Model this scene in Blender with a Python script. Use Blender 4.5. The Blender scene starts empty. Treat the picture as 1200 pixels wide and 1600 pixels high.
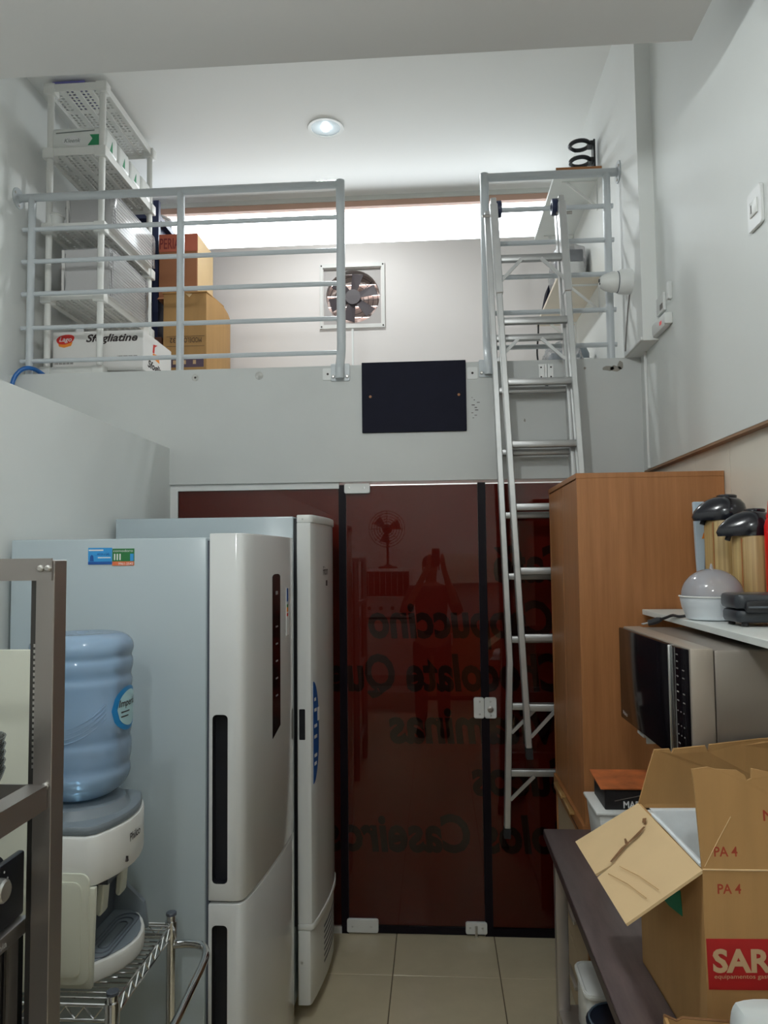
import bpy, bmesh, math, random
from mathutils import Vector, Matrix
random.seed(7)
PI = math.pi
scene = bpy.context.scene
COL = scene.collection

# ------------------------------------------------------------------ camera
CAM = Vector((0.0, 0.0, 1.70))
cr = Vector((0.99761351, 0.06826288, -0.01036655))
cu = Vector((0.01447442, -0.05996042, 0.99809581))
cf = Vector((-0.06751131, 0.99586391, 0.06080539))
cam_d = bpy.data.cameras.new('camera')
cam = bpy.data.objects.new('camera', cam_d)
COL.objects.link(cam)
cam.matrix_world = Matrix(((cr.x, cu.x, -cf.x, CAM.x), (cr.y, cu.y, -cf.y, CAM.y), (cr.z, cu.z, -cf.z, CAM.z), (0, 0, 0, 1)))
cam_d.sensor_fit = 'VERTICAL'
cam_d.sensor_height = 36.0
cam_d.lens = 36.0 * 1180.0 / 1600.0
cam_d.clip_start = 0.02
scene.camera = cam

# ------------------------------------------------------------------ sky, exposure
world = bpy.data.worlds.new('world')
scene.world = world
world.use_nodes = True
bg = world.node_tree.nodes['Background']
bg.inputs['Color'].default_value = (0.90, 0.955, 1.0, 1)
bg.inputs['Strength'].default_value = 7.8
scene.view_settings.view_transform = 'Standard'
scene.view_settings.look = 'None'
scene.view_settings.gamma = 1.0
scene.view_settings.use_curve_mapping = False
scene.view_settings.exposure = 0.5
scene.cycles.max_bounces = 14
scene.cycles.diffuse_bounces = 8
scene.cycles.transparent_max_bounces = 32
scene.cycles.sample_clamp_indirect = 6.0
scene.cycles.caustics_refractive = False
scene.cycles.caustics_reflective = False

# guides the sampling of daylight through the clerestory window (gives off no light itself)
pl = bpy.data.lights.new('window_portal', 'AREA')
pl.shape = 'RECTANGLE'
pl.size, pl.size_y = 2.90, 0.30
pl.cycles.is_portal = True
po = bpy.data.objects.new('window_portal', pl)
COL.objects.link(po)
po.location = (-0.58, 5.03, 3.985)
po.rotation_euler = (PI / 2, 0, PI)   # emits towards -Y
po.rotation_euler = (-PI / 2, 0, 0)
ROOM_FILL = 30.0       # unseen fill lamps added in the dropped ceiling to brighten the room
MEZZ_LAMP = 30.0
SHOP_FILL = 25.0  # unseen lamp added to light the gap above the door

# ------------------------------------------------------------------ materials
def srgb(r, g, b):
    def f(c):
        c /= 255.0
        return c / 12.92 if c <= 0.04045 else ((c + 0.055) / 1.055) ** 2.4
    return (f(r), f(g), f(b))

def mat(name, col, rough=0.5, metal=0.0, var=0.04, vscale=6.0, bump=0.0, bscale=120.0, spec=0.5, alpha=1.0, trans=0.0,
        emit=None, estr=0.0, coat=0.0, stretch=(1, 1, 1), sub=0.0):
    m = bpy.data.materials.new(name)
    m.use_nodes = True
    nt = m.node_tree
    b = nt.nodes['Principled BSDF']
    b.inputs['Roughness'].default_value = rough
    b.inputs['Metallic'].default_value = metal
    b.inputs['Specular IOR Level'].default_value = spec
    b.inputs['Alpha'].default_value = alpha
    b.inputs['Transmission Weight'].default_value = trans
    b.inputs['Coat Weight'].default_value = coat
    b.inputs['Coat Roughness'].default_value = 0.08
    tc = nt.nodes.new('ShaderNodeTexCoord')
    mp = nt.nodes.new('ShaderNodeMapping')
    mp.inputs['Scale'].default_value = stretch
    nt.links.new(tc.outputs['Object'], mp.inputs['Vector'])
    nz = nt.nodes.new('ShaderNodeTexNoise')
    nz.inputs['Scale'].default_value = vscale
    nz.inputs['Detail'].default_value = 4
    nt.links.new(mp.outputs['Vector'], nz.inputs['Vector'])
    rmp = nt.nodes.new('ShaderNodeValToRGB')
    rmp.color_ramp.elements[0].position = 0.3
    rmp.color_ramp.elements[1].position = 0.7
    rmp.color_ramp.elements[0].color = (*[c * (1 - var) for c in col], 1)
    rmp.color_ramp.elements[1].color = (*[min(1, c * (1 + var)) for c in col], 1)
    nt.links.new(nz.outputs['Fac'], rmp.inputs['Fac'])
    nt.links.new(rmp.outputs['Color'], b.inputs['Base Color'])
    if bump:
        n2 = nt.nodes.new('ShaderNodeTexNoise')
        n2.inputs['Scale'].default_value = bscale
        n2.inputs['Detail'].default_value = 3
        nt.links.new(mp.outputs['Vector'], n2.inputs['Vector'])
        bp = nt.nodes.new('ShaderNodeBump')
        bp.inputs['Strength'].default_value = bump
        bp.inputs['Distance'].default_value = 0.003
        nt.links.new(n2.outputs['Fac'], bp.inputs['Height'])
        nt.links.new(bp.outputs['Normal'], b.inputs['Normal'])
    if emit:
        b.inputs['Emission Color'].default_value = (*emit, 1)
        b.inputs['Emission Strength'].default_value = estr
    return m

def glass_mat(name, tint, rough=0.02, ior=1.5, fac=1.0, diff=None, dfac=0.0):
    """thin pane: tinted see-through plus a Fresnel reflection (and, for films, a little scattering)"""
    m = bpy.data.materials.new(name)
    m.use_nodes = True
    nt = m.node_tree
    nt.nodes.clear()
    out = nt.nodes.new('ShaderNodeOutputMaterial')
    tr = nt.nodes.new('ShaderNodeBsdfTransparent')
    tr.inputs['Color'].default_value = (*tint, 1)
    gl = nt.nodes.new('ShaderNodeBsdfGlossy')
    gl.inputs['Roughness'].default_value = rough
    fr = nt.nodes.new('ShaderNodeFresnel')
    fr.inputs['IOR'].default_value = ior
    base = tr.outputs[0]
    if diff:
        df = nt.nodes.new('ShaderNodeBsdfDiffuse')
        df.inputs['Color'].default_value = (*diff, 1)
        m1 = nt.nodes.new('ShaderNodeMixShader')
        m1.inputs[0].default_value = dfac
        nt.links.new(base, m1.inputs[1])
        nt.links.new(df.outputs[0], m1.inputs[2])
        base = m1.outputs[0]
    mx = nt.nodes.new('ShaderNodeMixShader')
    if fac != 1.0:
        mm = nt.nodes.new('ShaderNodeMath')
        mm.operation = 'MULTIPLY'
        mm.inputs[1].default_value = fac
        nt.links.new(fr.outputs[0], mm.inputs[0])
        nt.links.new(mm.outputs[0], mx.inputs[0])
    else:
        nt.links.new(fr.outputs[0], mx.inputs[0])
    nt.links.new(base, mx.inputs[1])
    nt.links.new(gl.outputs[0], mx.inputs[2])
    nt.links.new(mx.outputs[0], out.inputs['Surface'])
    return m

def wood_mat(name, c1, c2, stretch, rough=0.4, scale=3.0):
    m = bpy.data.materials.new(name)
    m.use_nodes = True
    nt = m.node_tree
    b = nt.nodes['Principled BSDF']
    b.inputs['Roughness'].default_value = rough
    tc = nt.nodes.new('ShaderNodeTexCoord')
    mp = nt.nodes.new('ShaderNodeMapping')
    mp.inputs['Scale'].default_value = stretch
    nt.links.new(tc.outputs['Object'], mp.inputs['Vector'])
    n1 = nt.nodes.new('ShaderNodeTexNoise')
    n1.inputs['Scale'].default_value = scale
    n1.inputs['Detail'].default_value = 8
    n1.inputs['Roughness'].default_value = 0.65
    nt.links.new(mp.outputs['Vector'], n1.inputs['Vector'])
    r = nt.nodes.new('ShaderNodeValToRGB')
    r.color_ramp.elements[0].position = 0.3
    r.color_ramp.elements[1].position = 0.72
    r.color_ramp.elements[0].color = (*c1, 1)
    r.color_ramp.elements[1].color = (*c2, 1)
    nt.links.new(n1.outputs['Fac'], r.inputs['Fac'])
    nt.links.new(r.outputs['Color'], b.inputs['Base Color'])
    bp = nt.nodes.new('ShaderNodeBump')
    bp.inputs['Strength'].default_value = 0.06
    bp.inputs['Distance'].default_value = 0.002
    nt.links.new(n1.outputs['Fac'], bp.inputs['Height'])
    nt.links.new(bp.outputs['Normal'], b.inputs['Normal'])
    return m

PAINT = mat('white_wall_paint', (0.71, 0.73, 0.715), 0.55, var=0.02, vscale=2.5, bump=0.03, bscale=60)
PAINT_LIT = mat('lightened_wall_paint', (0.80, 0.815, 0.80), 0.6, var=0.02, vscale=2.5, bump=0.03, bscale=60)  # lighter copy of the wall paint, makes up for light missing up there
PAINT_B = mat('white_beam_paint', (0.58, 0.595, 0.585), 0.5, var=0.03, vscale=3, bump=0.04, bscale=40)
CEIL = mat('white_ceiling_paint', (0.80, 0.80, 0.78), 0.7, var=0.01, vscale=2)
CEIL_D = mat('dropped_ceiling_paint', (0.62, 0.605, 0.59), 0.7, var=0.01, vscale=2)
FARW = mat('parapet_paint', (0.72, 0.675, 0.66), 0.6, var=0.015, vscale=2)
TILE = mat('beige_floor_tile', srgb(206, 194, 166), 0.16, var=0.05, vscale=9, spec=0.5)
GROUT = mat('floor_grout', srgb(105, 92, 72), 0.85)
WTILE = mat('cream_wall_tile', srgb(226, 218, 204), 0.2, var=0.02, vscale=3)
WGROUT = mat('wall_grout', srgb(170, 160, 148), 0.8)
BROWNTRIM = mat('brown_edge', srgb(150, 118, 92), 0.6)
RAIL = mat('white_rail_paint', (0.55, 0.585, 0.61), 0.28, var=0.02, spec=0.5)
ALU = mat('ladder_aluminium', (0.60, 0.605, 0.60), 0.33, metal=0.75, var=0.05, vscale=14)
ALU_D = mat('ladder_rung_aluminium', (0.42, 0.42, 0.415), 0.4, metal=0.75, var=0.05, vscale=14)
STEEL = mat('brushed_steel', (0.42, 0.39, 0.37), 0.38, metal=0.9, var=0.08, vscale=4, stretch=(1, 1, 0.1))
STEEL_L = mat('light_steel', (0.66, 0.66, 0.65), 0.3, metal=0.9, var=0.05)
CHROME = mat('chrome', (0.75, 0.76, 0.77), 0.12, metal=1.0, var=0.02)
BOLT = mat('bolt_metal', (0.6, 0.58, 0.55), 0.35, metal=0.8)
BLACK = mat('black_plastic', (0.010, 0.011, 0.015), 0.35, var=0.1)
BLACKG = mat('gloss_black', (0.006, 0.006, 0.008), 0.08, var=0.05, coat=0.5)
NAVYB = mat('black_board', srgb(22, 23, 38), 0.6, var=0.08, vscale=12, spec=0.12)
RUBBER = mat('black_rubber', (0.012, 0.011, 0.013), 0.6)
GASKET = mat('dark_seal_strip', srgb(18, 12, 20), 0.35, var=0.1, spec=0.15)
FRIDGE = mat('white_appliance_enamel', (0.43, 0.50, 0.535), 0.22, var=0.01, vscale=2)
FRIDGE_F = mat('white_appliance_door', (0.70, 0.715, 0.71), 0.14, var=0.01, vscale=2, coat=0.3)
GREYP = mat('grey_plastic', srgb(120, 130, 138), 0.35, var=0.03)
GREYP_D = mat('dark_grey_plastic', srgb(80, 86, 96), 0.4, var=0.05)
WHITEP = mat('white_plastic', (0.76, 0.77, 0.75), 0.35, var=0.02)
CREAMP = mat('cream_plastic', srgb(212, 214, 200), 0.4, var=0.02)
SHELFP = mat('white_shelf_plastic', (0.76, 0.76, 0.73), 0.45, var=0.02)
PVC = mat('white_pvc', (0.74, 0.75, 0.74), 0.4, var=0.02)
BOTTLE = glass_mat('blue_bottle_plastic', (0.74, 0.87, 0.97), 0.06, 1.4, 0.9, diff=(0.50, 0.68, 0.92), dfac=0.45)
CLEARBAG = glass_mat('clear_wrap', (0.95, 0.95, 0.96), 0.16, 1.45, 0.7, diff=(0.8, 0.8, 0.82), dfac=0.16)
CLEARGL = glass_mat('clear_glassware', (0.985, 0.992, 0.988), 0.03, 1.45, 0.9, diff=(0.75, 0.8, 0.77), dfac=0.04)
FROST = glass_mat('frosted_lid', (0.80, 0.78, 0.82), 0.12, 1.45, 1.2, diff=(0.78, 0.77, 0.82), dfac=0.42)
PANE = glass_mat('window_glass', (0.97, 0.98, 0.98), 0.0, 1.45, 1.0)
DGLASS = glass_mat('tinted_door_glass', (0.80, 0.62, 0.58), 0.012, 1.5, 0.95)
FILM = mat('red_brown_film', srgb(132, 40, 26), 0.6, var=0.10, vscale=3)
LETTER = mat('door_letter_vinyl', srgb(26, 15, 13), 0.6)
WOOD = wood_mat('brown_wood_laminate', srgb(150, 98, 56), srgb(176, 120, 74), (14, 14, 0.7), 0.42)
WOODE = mat('wood_edge_band', srgb(168, 112, 66), 0.45, var=0.05)
DARKTOP = wood_mat('dark_laminate', srgb(74, 62, 62), srgb(112, 98, 96), (8, 1.2, 8), 0.28, 2.6)
DARKEDGE = mat('dark_laminate_edge', srgb(52, 36, 38), 0.4)
CARD = mat('cardboard', srgb(178, 137, 86), 0.8, var=0.06, vscale=5, bump=0.05, bscale=50, stretch=(6, 6, 0.6))
CARD_L = mat('cardboard_inside', srgb(214, 184, 140), 0.8, var=0.05, vscale=5)
CARD_D = mat('brown_cardboard', srgb(150, 98, 66), 0.8, var=0.06, vscale=6)
CARD_T = mat('torn_cardboard', srgb(120, 84, 52), 0.9, var=0.2, vscale=40)
CARD_W = mat('white_cardboard', (0.74, 0.72, 0.70), 0.6, var=0.02)
FOAM = mat('styrofoam', (0.78, 0.83, 0.86), 0.7, var=0.04, vscale=30, bump=0.15, bscale=60)
REDINK = mat('red_print', srgb(178, 28, 26), 0.65, var=0.04)
REDTXT = mat('red_ink_letters', srgb(160, 58, 30), 0.7)
DARKINK = mat('dark_ink', srgb(52, 42, 42), 0.7)
GREYINK = mat('grey_ink', srgb(128, 124, 122), 0.7)
WHITEINK = mat('white_ink', (0.75, 0.75, 0.75), 0.6)
KRAFTINK = mat('kraft_letters', srgb(205, 172, 132), 0.7)
ORANGE = mat('orange_print', srgb(232, 138, 40), 0.6)
LOGORED = mat('logo_red', srgb(206, 38, 30), 0.5)
GREEN = mat('green_print', srgb(40, 140, 92), 0.55)
TEAL = mat('teal_print', srgb(20, 148, 110), 0.55)
DGREEN = mat('dark_green_print', srgb(42, 118, 62), 0.5)
BLUE = mat('blue_print', srgb(52, 150, 214), 0.45)
DBLUE = mat('dark_blue_print', srgb(28, 84, 160), 0.45)
BLUEL = mat('bottle_label_blue', srgb(36, 128, 190), 0.4)
PALEB = mat('label_pale', srgb(168, 206, 214), 0.4)
HOSE = mat('blue_hose', srgb(24, 96, 168), 0.35)
RED = mat('red_flask', srgb(220, 16, 14), 0.3, var=0.03)
BAMBOO = wood_mat('bamboo_print', srgb(150, 118, 70), srgb(206, 180, 126), (40, 40, 0.4), 0.4)
LEATHER = mat('gloss_black_cap', (0.010, 0.011, 0.017), 0.18, var=0.1, coat=0.3)
NAVYM = mat('navy_metal', srgb(40, 48, 84), 0.45)
BLIND = mat('brown_lintel', srgb(196, 160, 142), 0.7)
FRAMEW = mat('window_frame_paint', (0.62, 0.63, 0.60), 0.5)
FANFR = mat('fan_frame_enamel', (0.66, 0.65, 0.63), 0.45)
FANPL = mat('fan_plate', srgb(168, 162, 160), 0.5)
FANBL = mat('fan_blade', srgb(70, 62, 66), 0.5)
REFL = mat('lamp_reflector', (0.62, 0.70, 0.74), 0.25, metal=0.4)
BULB = mat('lit_bulb', (1, 1, 1), 0.5, emit=(0.86, 0.96, 1.0), estr=9.0)
LEDR = mat('red_led', srgb(220, 90, 90), 0.4, emit=(1, 0.1, 0.1), estr=0.15)
MWGLASS = mat('microwave_black_glass', (0.007, 0.006, 0.008), 0.10, var=0.05, spec=0.08)
MWST = mat('microwave_steel', srgb(150, 142, 134), 0.36, metal=0.55, var=0.04, vscale=5)
SHELFW = mat('white_melamine', (0.74, 0.77, 0.75), 0.4, var=0.02)
BAGW = mat('white_plastic_bag', (0.72, 0.78, 0.79), 0.35, var=0.05, vscale=9)
PACK = mat('paper_towel_wrap', (0.72, 0.735, 0.71), 0.3, var=0.05, vscale=14)
PAPERG = mat('pack_grey_print', srgb(120, 126, 124), 0.5)
LAVEN = mat('violet_flat_box', srgb(110, 108, 176), 0.5)
SKIN = mat('skin', srgb(150, 104, 82), 0.55)
HAIR = mat('dark_hair', srgb(34, 24, 20), 0.6)
SHIRT = mat('dark_shirt', srgb(74, 50, 46), 0.8)
TROUS = mat('dark_trousers', srgb(40, 36, 40), 0.8)

# ------------------------------------------------------------------ mesh helpers
class B:
    def __init__(s):
        s.v, s.f = [], []
    def add(s, vs, fs):
        o = len(s.v)
        s.v += [Vector(p) for p in vs]
        s.f += [tuple(i + o for i in f) for f in fs]
        return s
    def box(s, x0, x1, y0, y1, z0, z1):
        x0, x1 = min(x0, x1), max(x0, x1); y0, y1 = min(y0, y1), max(y0, y1); z0, z1 = min(z0, z1), max(z0, z1)
        return s.add([(x0, y0, z0), (x1, y0, z0), (x1, y1, z0), (x0, y1, z0), (x0, y0, z1), (x1, y0, z1), (x1, y1, z1), (x0, y1, z1)],
                     [(0, 3, 2, 1), (4, 5, 6, 7), (0, 1, 5, 4), (1, 2, 6, 5), (2, 3, 7, 6), (3, 0, 4, 7)])
    def bar(s, p0, p1, w, d, up=(0, 1, 0)):
        """rectangular bar p0->p1; w across, d along 'up'"""
        p0, p1 = Vector(p0), Vector(p1)
        t = (p1 - p0).normalized()
        u = Vector(up); u = (u - t * u.dot(t)).normalized()
        a = t.cross(u)
        q = [(-w / 2, -d / 2), (w / 2, -d / 2), (w / 2, d / 2), (-w / 2, d / 2)]
        vs = [p + a * i + u * j for p in (p0, p1) for i, j in q]
        return s.add(vs, [(3, 2, 1, 0), (4, 5, 6, 7), (0, 1, 5, 4), (1, 2, 6, 5), (2, 3, 7, 6), (3, 0, 4, 7)])
    def tube(s, pts, r, n=10, closed=False, caps=True):
        pts = [Vector(p) for p in pts]
        m = len(pts)
        rs = r if isinstance(r, (list, tuple)) else [r] * m
        vs, fs = [], []
        ref = None
        for i, p in enumerate(pts):
            if closed:
                t = (pts[(i + 1) % m] - pts[i - 1]).normalized()
            else:
                t = (pts[min(i + 1, m - 1)] - pts[max(i - 1, 0)]).normalized()
            if ref is None:
                ref = Vector((0, 0, 1)) if abs(t.z) < 0.9 else Vector((1, 0, 0))
            a = (ref - t * ref.dot(t)).normalized()
            b = t.cross(a)
            ref = a
            for k in range(n):
                c = 2 * PI * k / n
                vs.append(p + (a * math.cos(c) + b * math.sin(c)) * rs[i])
        for i in range(m if closed else m - 1):
            j = (i + 1) % m
            for k in range(n):
                l = (k + 1) % n
                fs.append((i * n + k, i * n + l, j * n + l, j * n + k))
        if caps and not closed:
            fs.append(tuple(range(n - 1, -1, -1)))
            fs.append(tuple((m - 1) * n + k for k in range(n)))
        return s.add(vs, fs)
    def cyl(s, p0, p1, r, n=14):
        return s.tube([p0, p1], r, n)
    def lathe(s, prof, c=(0, 0, 0), n=28, axis='Z', sx=1.0, sy=1.0, rib=None):
        """prof: list of (r, h)"""
        c = Vector(c)
        vs, fs = [], []
        for r, h in prof:
            for k in range(n):
                a = 2 * PI * k / n
                x, y = r * math.cos(a) * sx, r * math.sin(a) * sy
                p = {'Z': (x, y, h), 'X': (h, x, y), 'Y': (x, h, y)}[axis]
                vs.append(c + Vector(p))
        m = len(prof)
        flip = axis == 'Y'
        for i in range(m - 1):
            for k in range(n):
                l = (k + 1) % n
                q = (i * n + k, i * n + l, (i + 1) * n + l, (i + 1) * n + k)
                fs.append(q[::-1] if flip else q)
        b0 = tuple(range(n - 1, -1, -1)); b1 = tuple((m - 1) * n + k for k in range(n))
        if prof[0][0] > 1e-5: fs.append(b0[::-1] if flip else b0)
        if prof[-1][0] > 1e-5: fs.append(b1[::-1] if flip else b1)
        return s.add(vs, fs)
    def prism(s, poly, axis, a0, a1):
        """poly: 2D points, extruded along axis ('Z': xy, 'Y': xz, 'X': yz)"""
        n = len(poly)
        def P(p, h):
            return {'Z': (p[0], p[1], h), 'Y': (p[0], h, p[1]), 'X': (h, p[0], p[1])}[axis]
        vs = [P(p, a0) for p in poly] + [P(p, a1) for p in poly]
        fs = [tuple(range(n - 1, -1, -1)), tuple(range(n, 2 * n))]
        fs += [(i, (i + 1) % n, (i + 1) % n + n, i + n) for i in range(n)]
        return s.add(vs, fs)
    def quad(s, a, b, c, d):
        return s.add([a, b, c, d], [(0, 1, 2, 3)])
    def slab(s, quad4, t):
        """a board: four corners and a thickness along their normal"""
        q = [Vector(p) for p in quad4]
        n = (q[1] - q[0]).cross(q[3] - q[0]).normalized() * t
        vs = q + [p + n for p in q]
        return s.add(vs, [(3, 2, 1, 0), (4, 5, 6, 7), (0, 1, 5, 4), (1, 2, 6, 5), (2, 3, 7, 6), (3, 0, 4, 7)])
    def board(s, poly3, t):
        """flat outline of any shape in 3D, thickness t along its normal"""
        q = [Vector(p) for p in poly3]
        nn = Vector((0, 0, 0))
        for i in range(len(q)):
            nn += q[i].cross(q[(i + 1) % len(q)])
        nn = nn.normalized() * t
        k = len(q)
        vs = q + [p + nn for p in q]
        return s.add(vs, [tuple(range(k - 1, -1, -1)), tuple(range(k, 2 * k))] + [(i, (i + 1) % k, (i + 1) % k + k, i + k) for i in range(k)])

def root_of(o):
    while o.parent: o = o.parent
    return o

def build(name, b, m, parent=None, smooth=False, bevel=0.0, local=False, seg=2, sharp=40):
    me = bpy.data.meshes.new(name)
    if parent is not None:
        off = Vector((0, 0, 0)) if local else root_of(parent).location.copy()
        loc = Vector((0, 0, 0))
    else:
        if local:
            off = Vector((0, 0, 0)); loc = off
        else:
            xs = [p.x for p in b.v]; ys = [p.y for p in b.v]; zs = [p.z for p in b.v]
            off = Vector(((min(xs) + max(xs)) / 2, (min(ys) + max(ys)) / 2, min(zs)))
            loc = off
    me.from_pydata([tuple(p - off) for p in b.v], [], b.f)
    bm = bmesh.new(); bm.from_mesh(me)
    bmesh.ops.recalc_face_normals(bm, faces=bm.faces[:])
    if bevel:
        ed = [e for e in bm.edges if len(e.link_faces) == 2 and e.calc_face_angle(0) > math.radians(sharp)]
        bmesh.ops.bevel(bm, geom=ed, offset=bevel, segments=seg, affect='EDGES', profile=0.5, clamp_overlap=True)
    bm.to_mesh(me); bm.free()
    if smooth or bevel:
        for p in me.polygons: p.use_smooth = True
        try:
            me.set_sharp_from_angle(angle=math.radians(35))
        except Exception:
            pass
    me.materials.append(m)
    o = bpy.data.objects.new(name, me)
    COL.objects.link(o)
    o.location = loc
    if parent is not None: o.parent = parent
    return o

def tag(o, label=None, cat=None, group=None, kind=None):
    if label: o['label'] = label
    if cat: o['category'] = cat
    if group: o['group'] = group
    if kind: o['kind'] = kind
    return o

def thing(name, label, cat, loc=(0, 0, 0), group=None, rotz=0.0):
    o = bpy.data.objects.new(name, None)
    COL.objects.link(o)
    o.location = loc
    o.rotation_euler = (0, 0, rotz)
    o.empty_display_size = 0.05
    return tag(o, label, cat, group)

def struct(name, b, m, parent=None, **k):
    o = build(name, b, m, parent, **k)
    if parent is None: o['kind'] = 'structure'
    return o

def dup(o, parent=None, loc=None):
    c = o.copy(); COL.objects.link(c); c.parent = parent
    if loc is not None: c.location = loc
    for ch in list(o.children):
        dup(ch, c)
    return c

def text(name, s, m, parent, origin, xd, yd, height=None, width=None, bold=0.0, shear=0.0, extrude=0.0004, size=1.0):
    """flat lettering: origin = left end of the base line, xd/yd = writing and up directions; height scales the glyph
    size (em), width fits the run to a length"""
    cu_ = bpy.data.curves.new('txt', 'FONT')
    cu_.body = s; cu_.size = 1.0; cu_.offset = bold; cu_.shear = shear; cu_.extrude = 0.0; cu_.resolution_u = 3
    t = bpy.data.objects.new('txt', cu_)
    COL.objects.link(t)
    dg = bpy.context.evaluated_depsgraph_get()
    me = bpy.data.meshes.new_from_object(t.evaluated_get(dg))
    bpy.data.objects.remove(t); bpy.data.curves.remove(cu_)
    me.name = name
    xs = [v.co.x for v in me.vertices]
    x0, x1 = min(xs), max(xs)
    sy = height or 0.1
    sx = (width / (x1 - x0)) if width else sy
    X, Y = Vector(xd).normalized(), Vector(yd).normalized()
    N = X.cross(Y)
    o = Vector(origin)
    off = root_of(parent).location if parent is not None else Vector((0, 0, 0))
    for v in me.vertices:
        v.co = o + X * ((v.co.x - x0) * sx) + Y * (v.co.y * sy) - off
    me.materials.append(m)
    ob = bpy.data.objects.new(name, me)
    COL.objects.link(ob)
    ob.parent = parent
    return ob

def cut(o, b):
    """carve the boxes in b (same frame as o's mesh plus its root) out of o"""
    off = root_of(o).location
    me = bpy.data.meshes.new('cut')
    me.from_pydata([tuple(p - off) for p in b.v], [], b.f)
    bm = bmesh.new(); bm.from_mesh(me); bmesh.ops.recalc_face_normals(bm, faces=bm.faces[:]); bm.to_mesh(me); bm.free()
    c = bpy.data.objects.new('cut', me); COL.objects.link(c)
    c.parent = o.parent
    if o.parent is None: c.location = o.location
    md = o.modifiers.new('cut', 'BOOLEAN'); md.object = c; md.operation = 'DIFFERENCE'; md.solver = 'EXACT'
    bpy.context.view_layer.update()
    dg = bpy.context.evaluated_depsgraph_get()
    new = bpy.data.meshes.new_from_object(o.evaluated_get(dg))
    o.modifiers.clear()
    o.data = new
    bpy.data.objects.remove(c)

def rrect(x0, x1, y0, y1, r, n=4):
    pts = []
    for cx, cy, a0 in ((x1 - r, y1 - r, 0), (x0 + r, y1 - r, PI / 2), (x0 + r, y0 + r, PI), (x1 - r, y0 + r, 3 * PI / 2)):
        for k in range(n + 1):
            a = a0 + k / n * PI / 2
            pts.append((cx + r * math.cos(a), cy + r * math.sin(a)))
    return pts

def smooth_path(pts, n=6):
    pts = [Vector(p) for p in pts]
    out = []
    for i in range(len(pts) - 1):
        p0, p1, p2, p3 = pts[max(i - 1, 0)], pts[i], pts[i + 1], pts[min(i + 2, len(pts) - 1)]
        for k in range(n):
            t = k / n
            out.append(0.5 * ((2 * p1) + (p2 - p0) * t + (2 * p0 - 5 * p1 + 4 * p2 - p3) * t * t + (3 * p1 - p0 - 3 * p2 + p3) * t ** 3))
    out.append(pts[-1])
    return out

XL, XU, XR, XT, XM = -1.26, -2.06, 0.955, 0.985, 0.89     # ledge wall, upper left wall, upper right wall, tiled wall, mezzanine right wall
YB, YG, YF = 3.50, 3.525, 5.0                             # beam face, door glass, far wall
ZM, ZC, ZD = 2.61, 4.18, 3.30                             # mezzanine floor, high ceiling, dropped ceiling
YBACK = -2.6

# ================================================================== STRUCTURE
floor = struct('floor', B().box(XU, XR + 0.2, YBACK, YF + 0.12, -0.06, -0.004), GROUT)
T, J = 0.437, 0.004
tile_me = None
y0 = 3.185
for r_ in range(-1, 6):
    for c_ in range(-4, 4):
        xa, xb = 0.237 + c_ * T, 0.237 + (c_ + 1) * T
        yb, ya = y0 - r_ * T, y0 - (r_ + 1) * T
        xa, xb = max(xa, XL), min(xb, XT)
        yb = min(yb, 3.56)
        if xb - xa < 0.03 or yb - ya < 0.03: continue
        build('tile', B().box(xa + J / 2, xb - J / 2, ya + J / 2, yb - J / 2, -0.006, 0.0), TILE, floor, bevel=0.0012, seg=1)
build('tile', B().box(XL, XT, YBACK, y0 - 6 * T, -0.006, 0.0), TILE, floor)

struct('wall_left', B().box(XU, XL, YBACK, 3.52, 0, 2.232), PAINT)
struct('wall_shop', B().box(XU, XR + 0.2, YF, YF + 0.12, 0, ZM - 0.16), PAINT)
struct('wall_left_upper', B().box(XU - 0.12, XU, YBACK, YF + 0.12, 0, ZC + 0.1), PAINT_LIT)
struct('wall_right_upper', B().box(XR, XR + 0.2, YBACK, 3.60, 2.085, ZC + 0.1), PAINT)
struct('wall_right_shop', B().box(XR + 0.05, XR + 0.2, 3.60, YF + 0.12, 2.085, ZM), PAINT)
wm = B().box(XM, XR + 0.2, 3.22, YF + 0.12, ZM, ZC + 0.1)
struct('wall_right_mezzanine', wm, PAINT_LIT)
wr = struct('wall_right', B().box(XT + 0.004, XR + 0.2, YBACK, YF + 0.12, 0, 2.085), WGROUT)
for i in range(8):
    ya = 3.60 - (i + 1) * 0.34; yb = ya + 0.34
    for za, zb in ((0.0, 0.30), (0.30, 0.90), (0.90, 1.495), (1.495, 2.084)):
        build('wall_tile', B().box(XT, XT + 0.006, ya + 0.0012, yb - 0.0012, za + 0.0012, zb - 0.0012), WTILE, wr)
build('wall_tile', B().box(XT, XT + 0.006, YBACK, 0.88, 0, 2.084), WTILE, wr)
struct('trim_1', B().box(XR + 0.001, XT + 0.008, YBACK, 3.60, 2.076, 2.0845), BROWNTRIM)
struct('wall_back', B().box(XU - 0.12, XR + 0.2, YBACK - 0.12, YBACK, 0, ZC + 0.1), PAINT)
ceil_o = struct('ceiling', B().box(XU - 0.12, XR + 0.2, YBACK - 0.12, YF + 0.12, ZC, ZC + 0.12), CEIL)
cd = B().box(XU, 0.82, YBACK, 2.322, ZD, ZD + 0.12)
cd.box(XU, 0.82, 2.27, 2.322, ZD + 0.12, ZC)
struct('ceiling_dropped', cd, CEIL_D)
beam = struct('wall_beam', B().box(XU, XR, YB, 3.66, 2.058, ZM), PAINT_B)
struct('floor_mezzanine', B().box(XU, XR + 0.1, 3.66, YF, ZM - 0.16, ZM - 0.001), PAINT_B)

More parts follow.
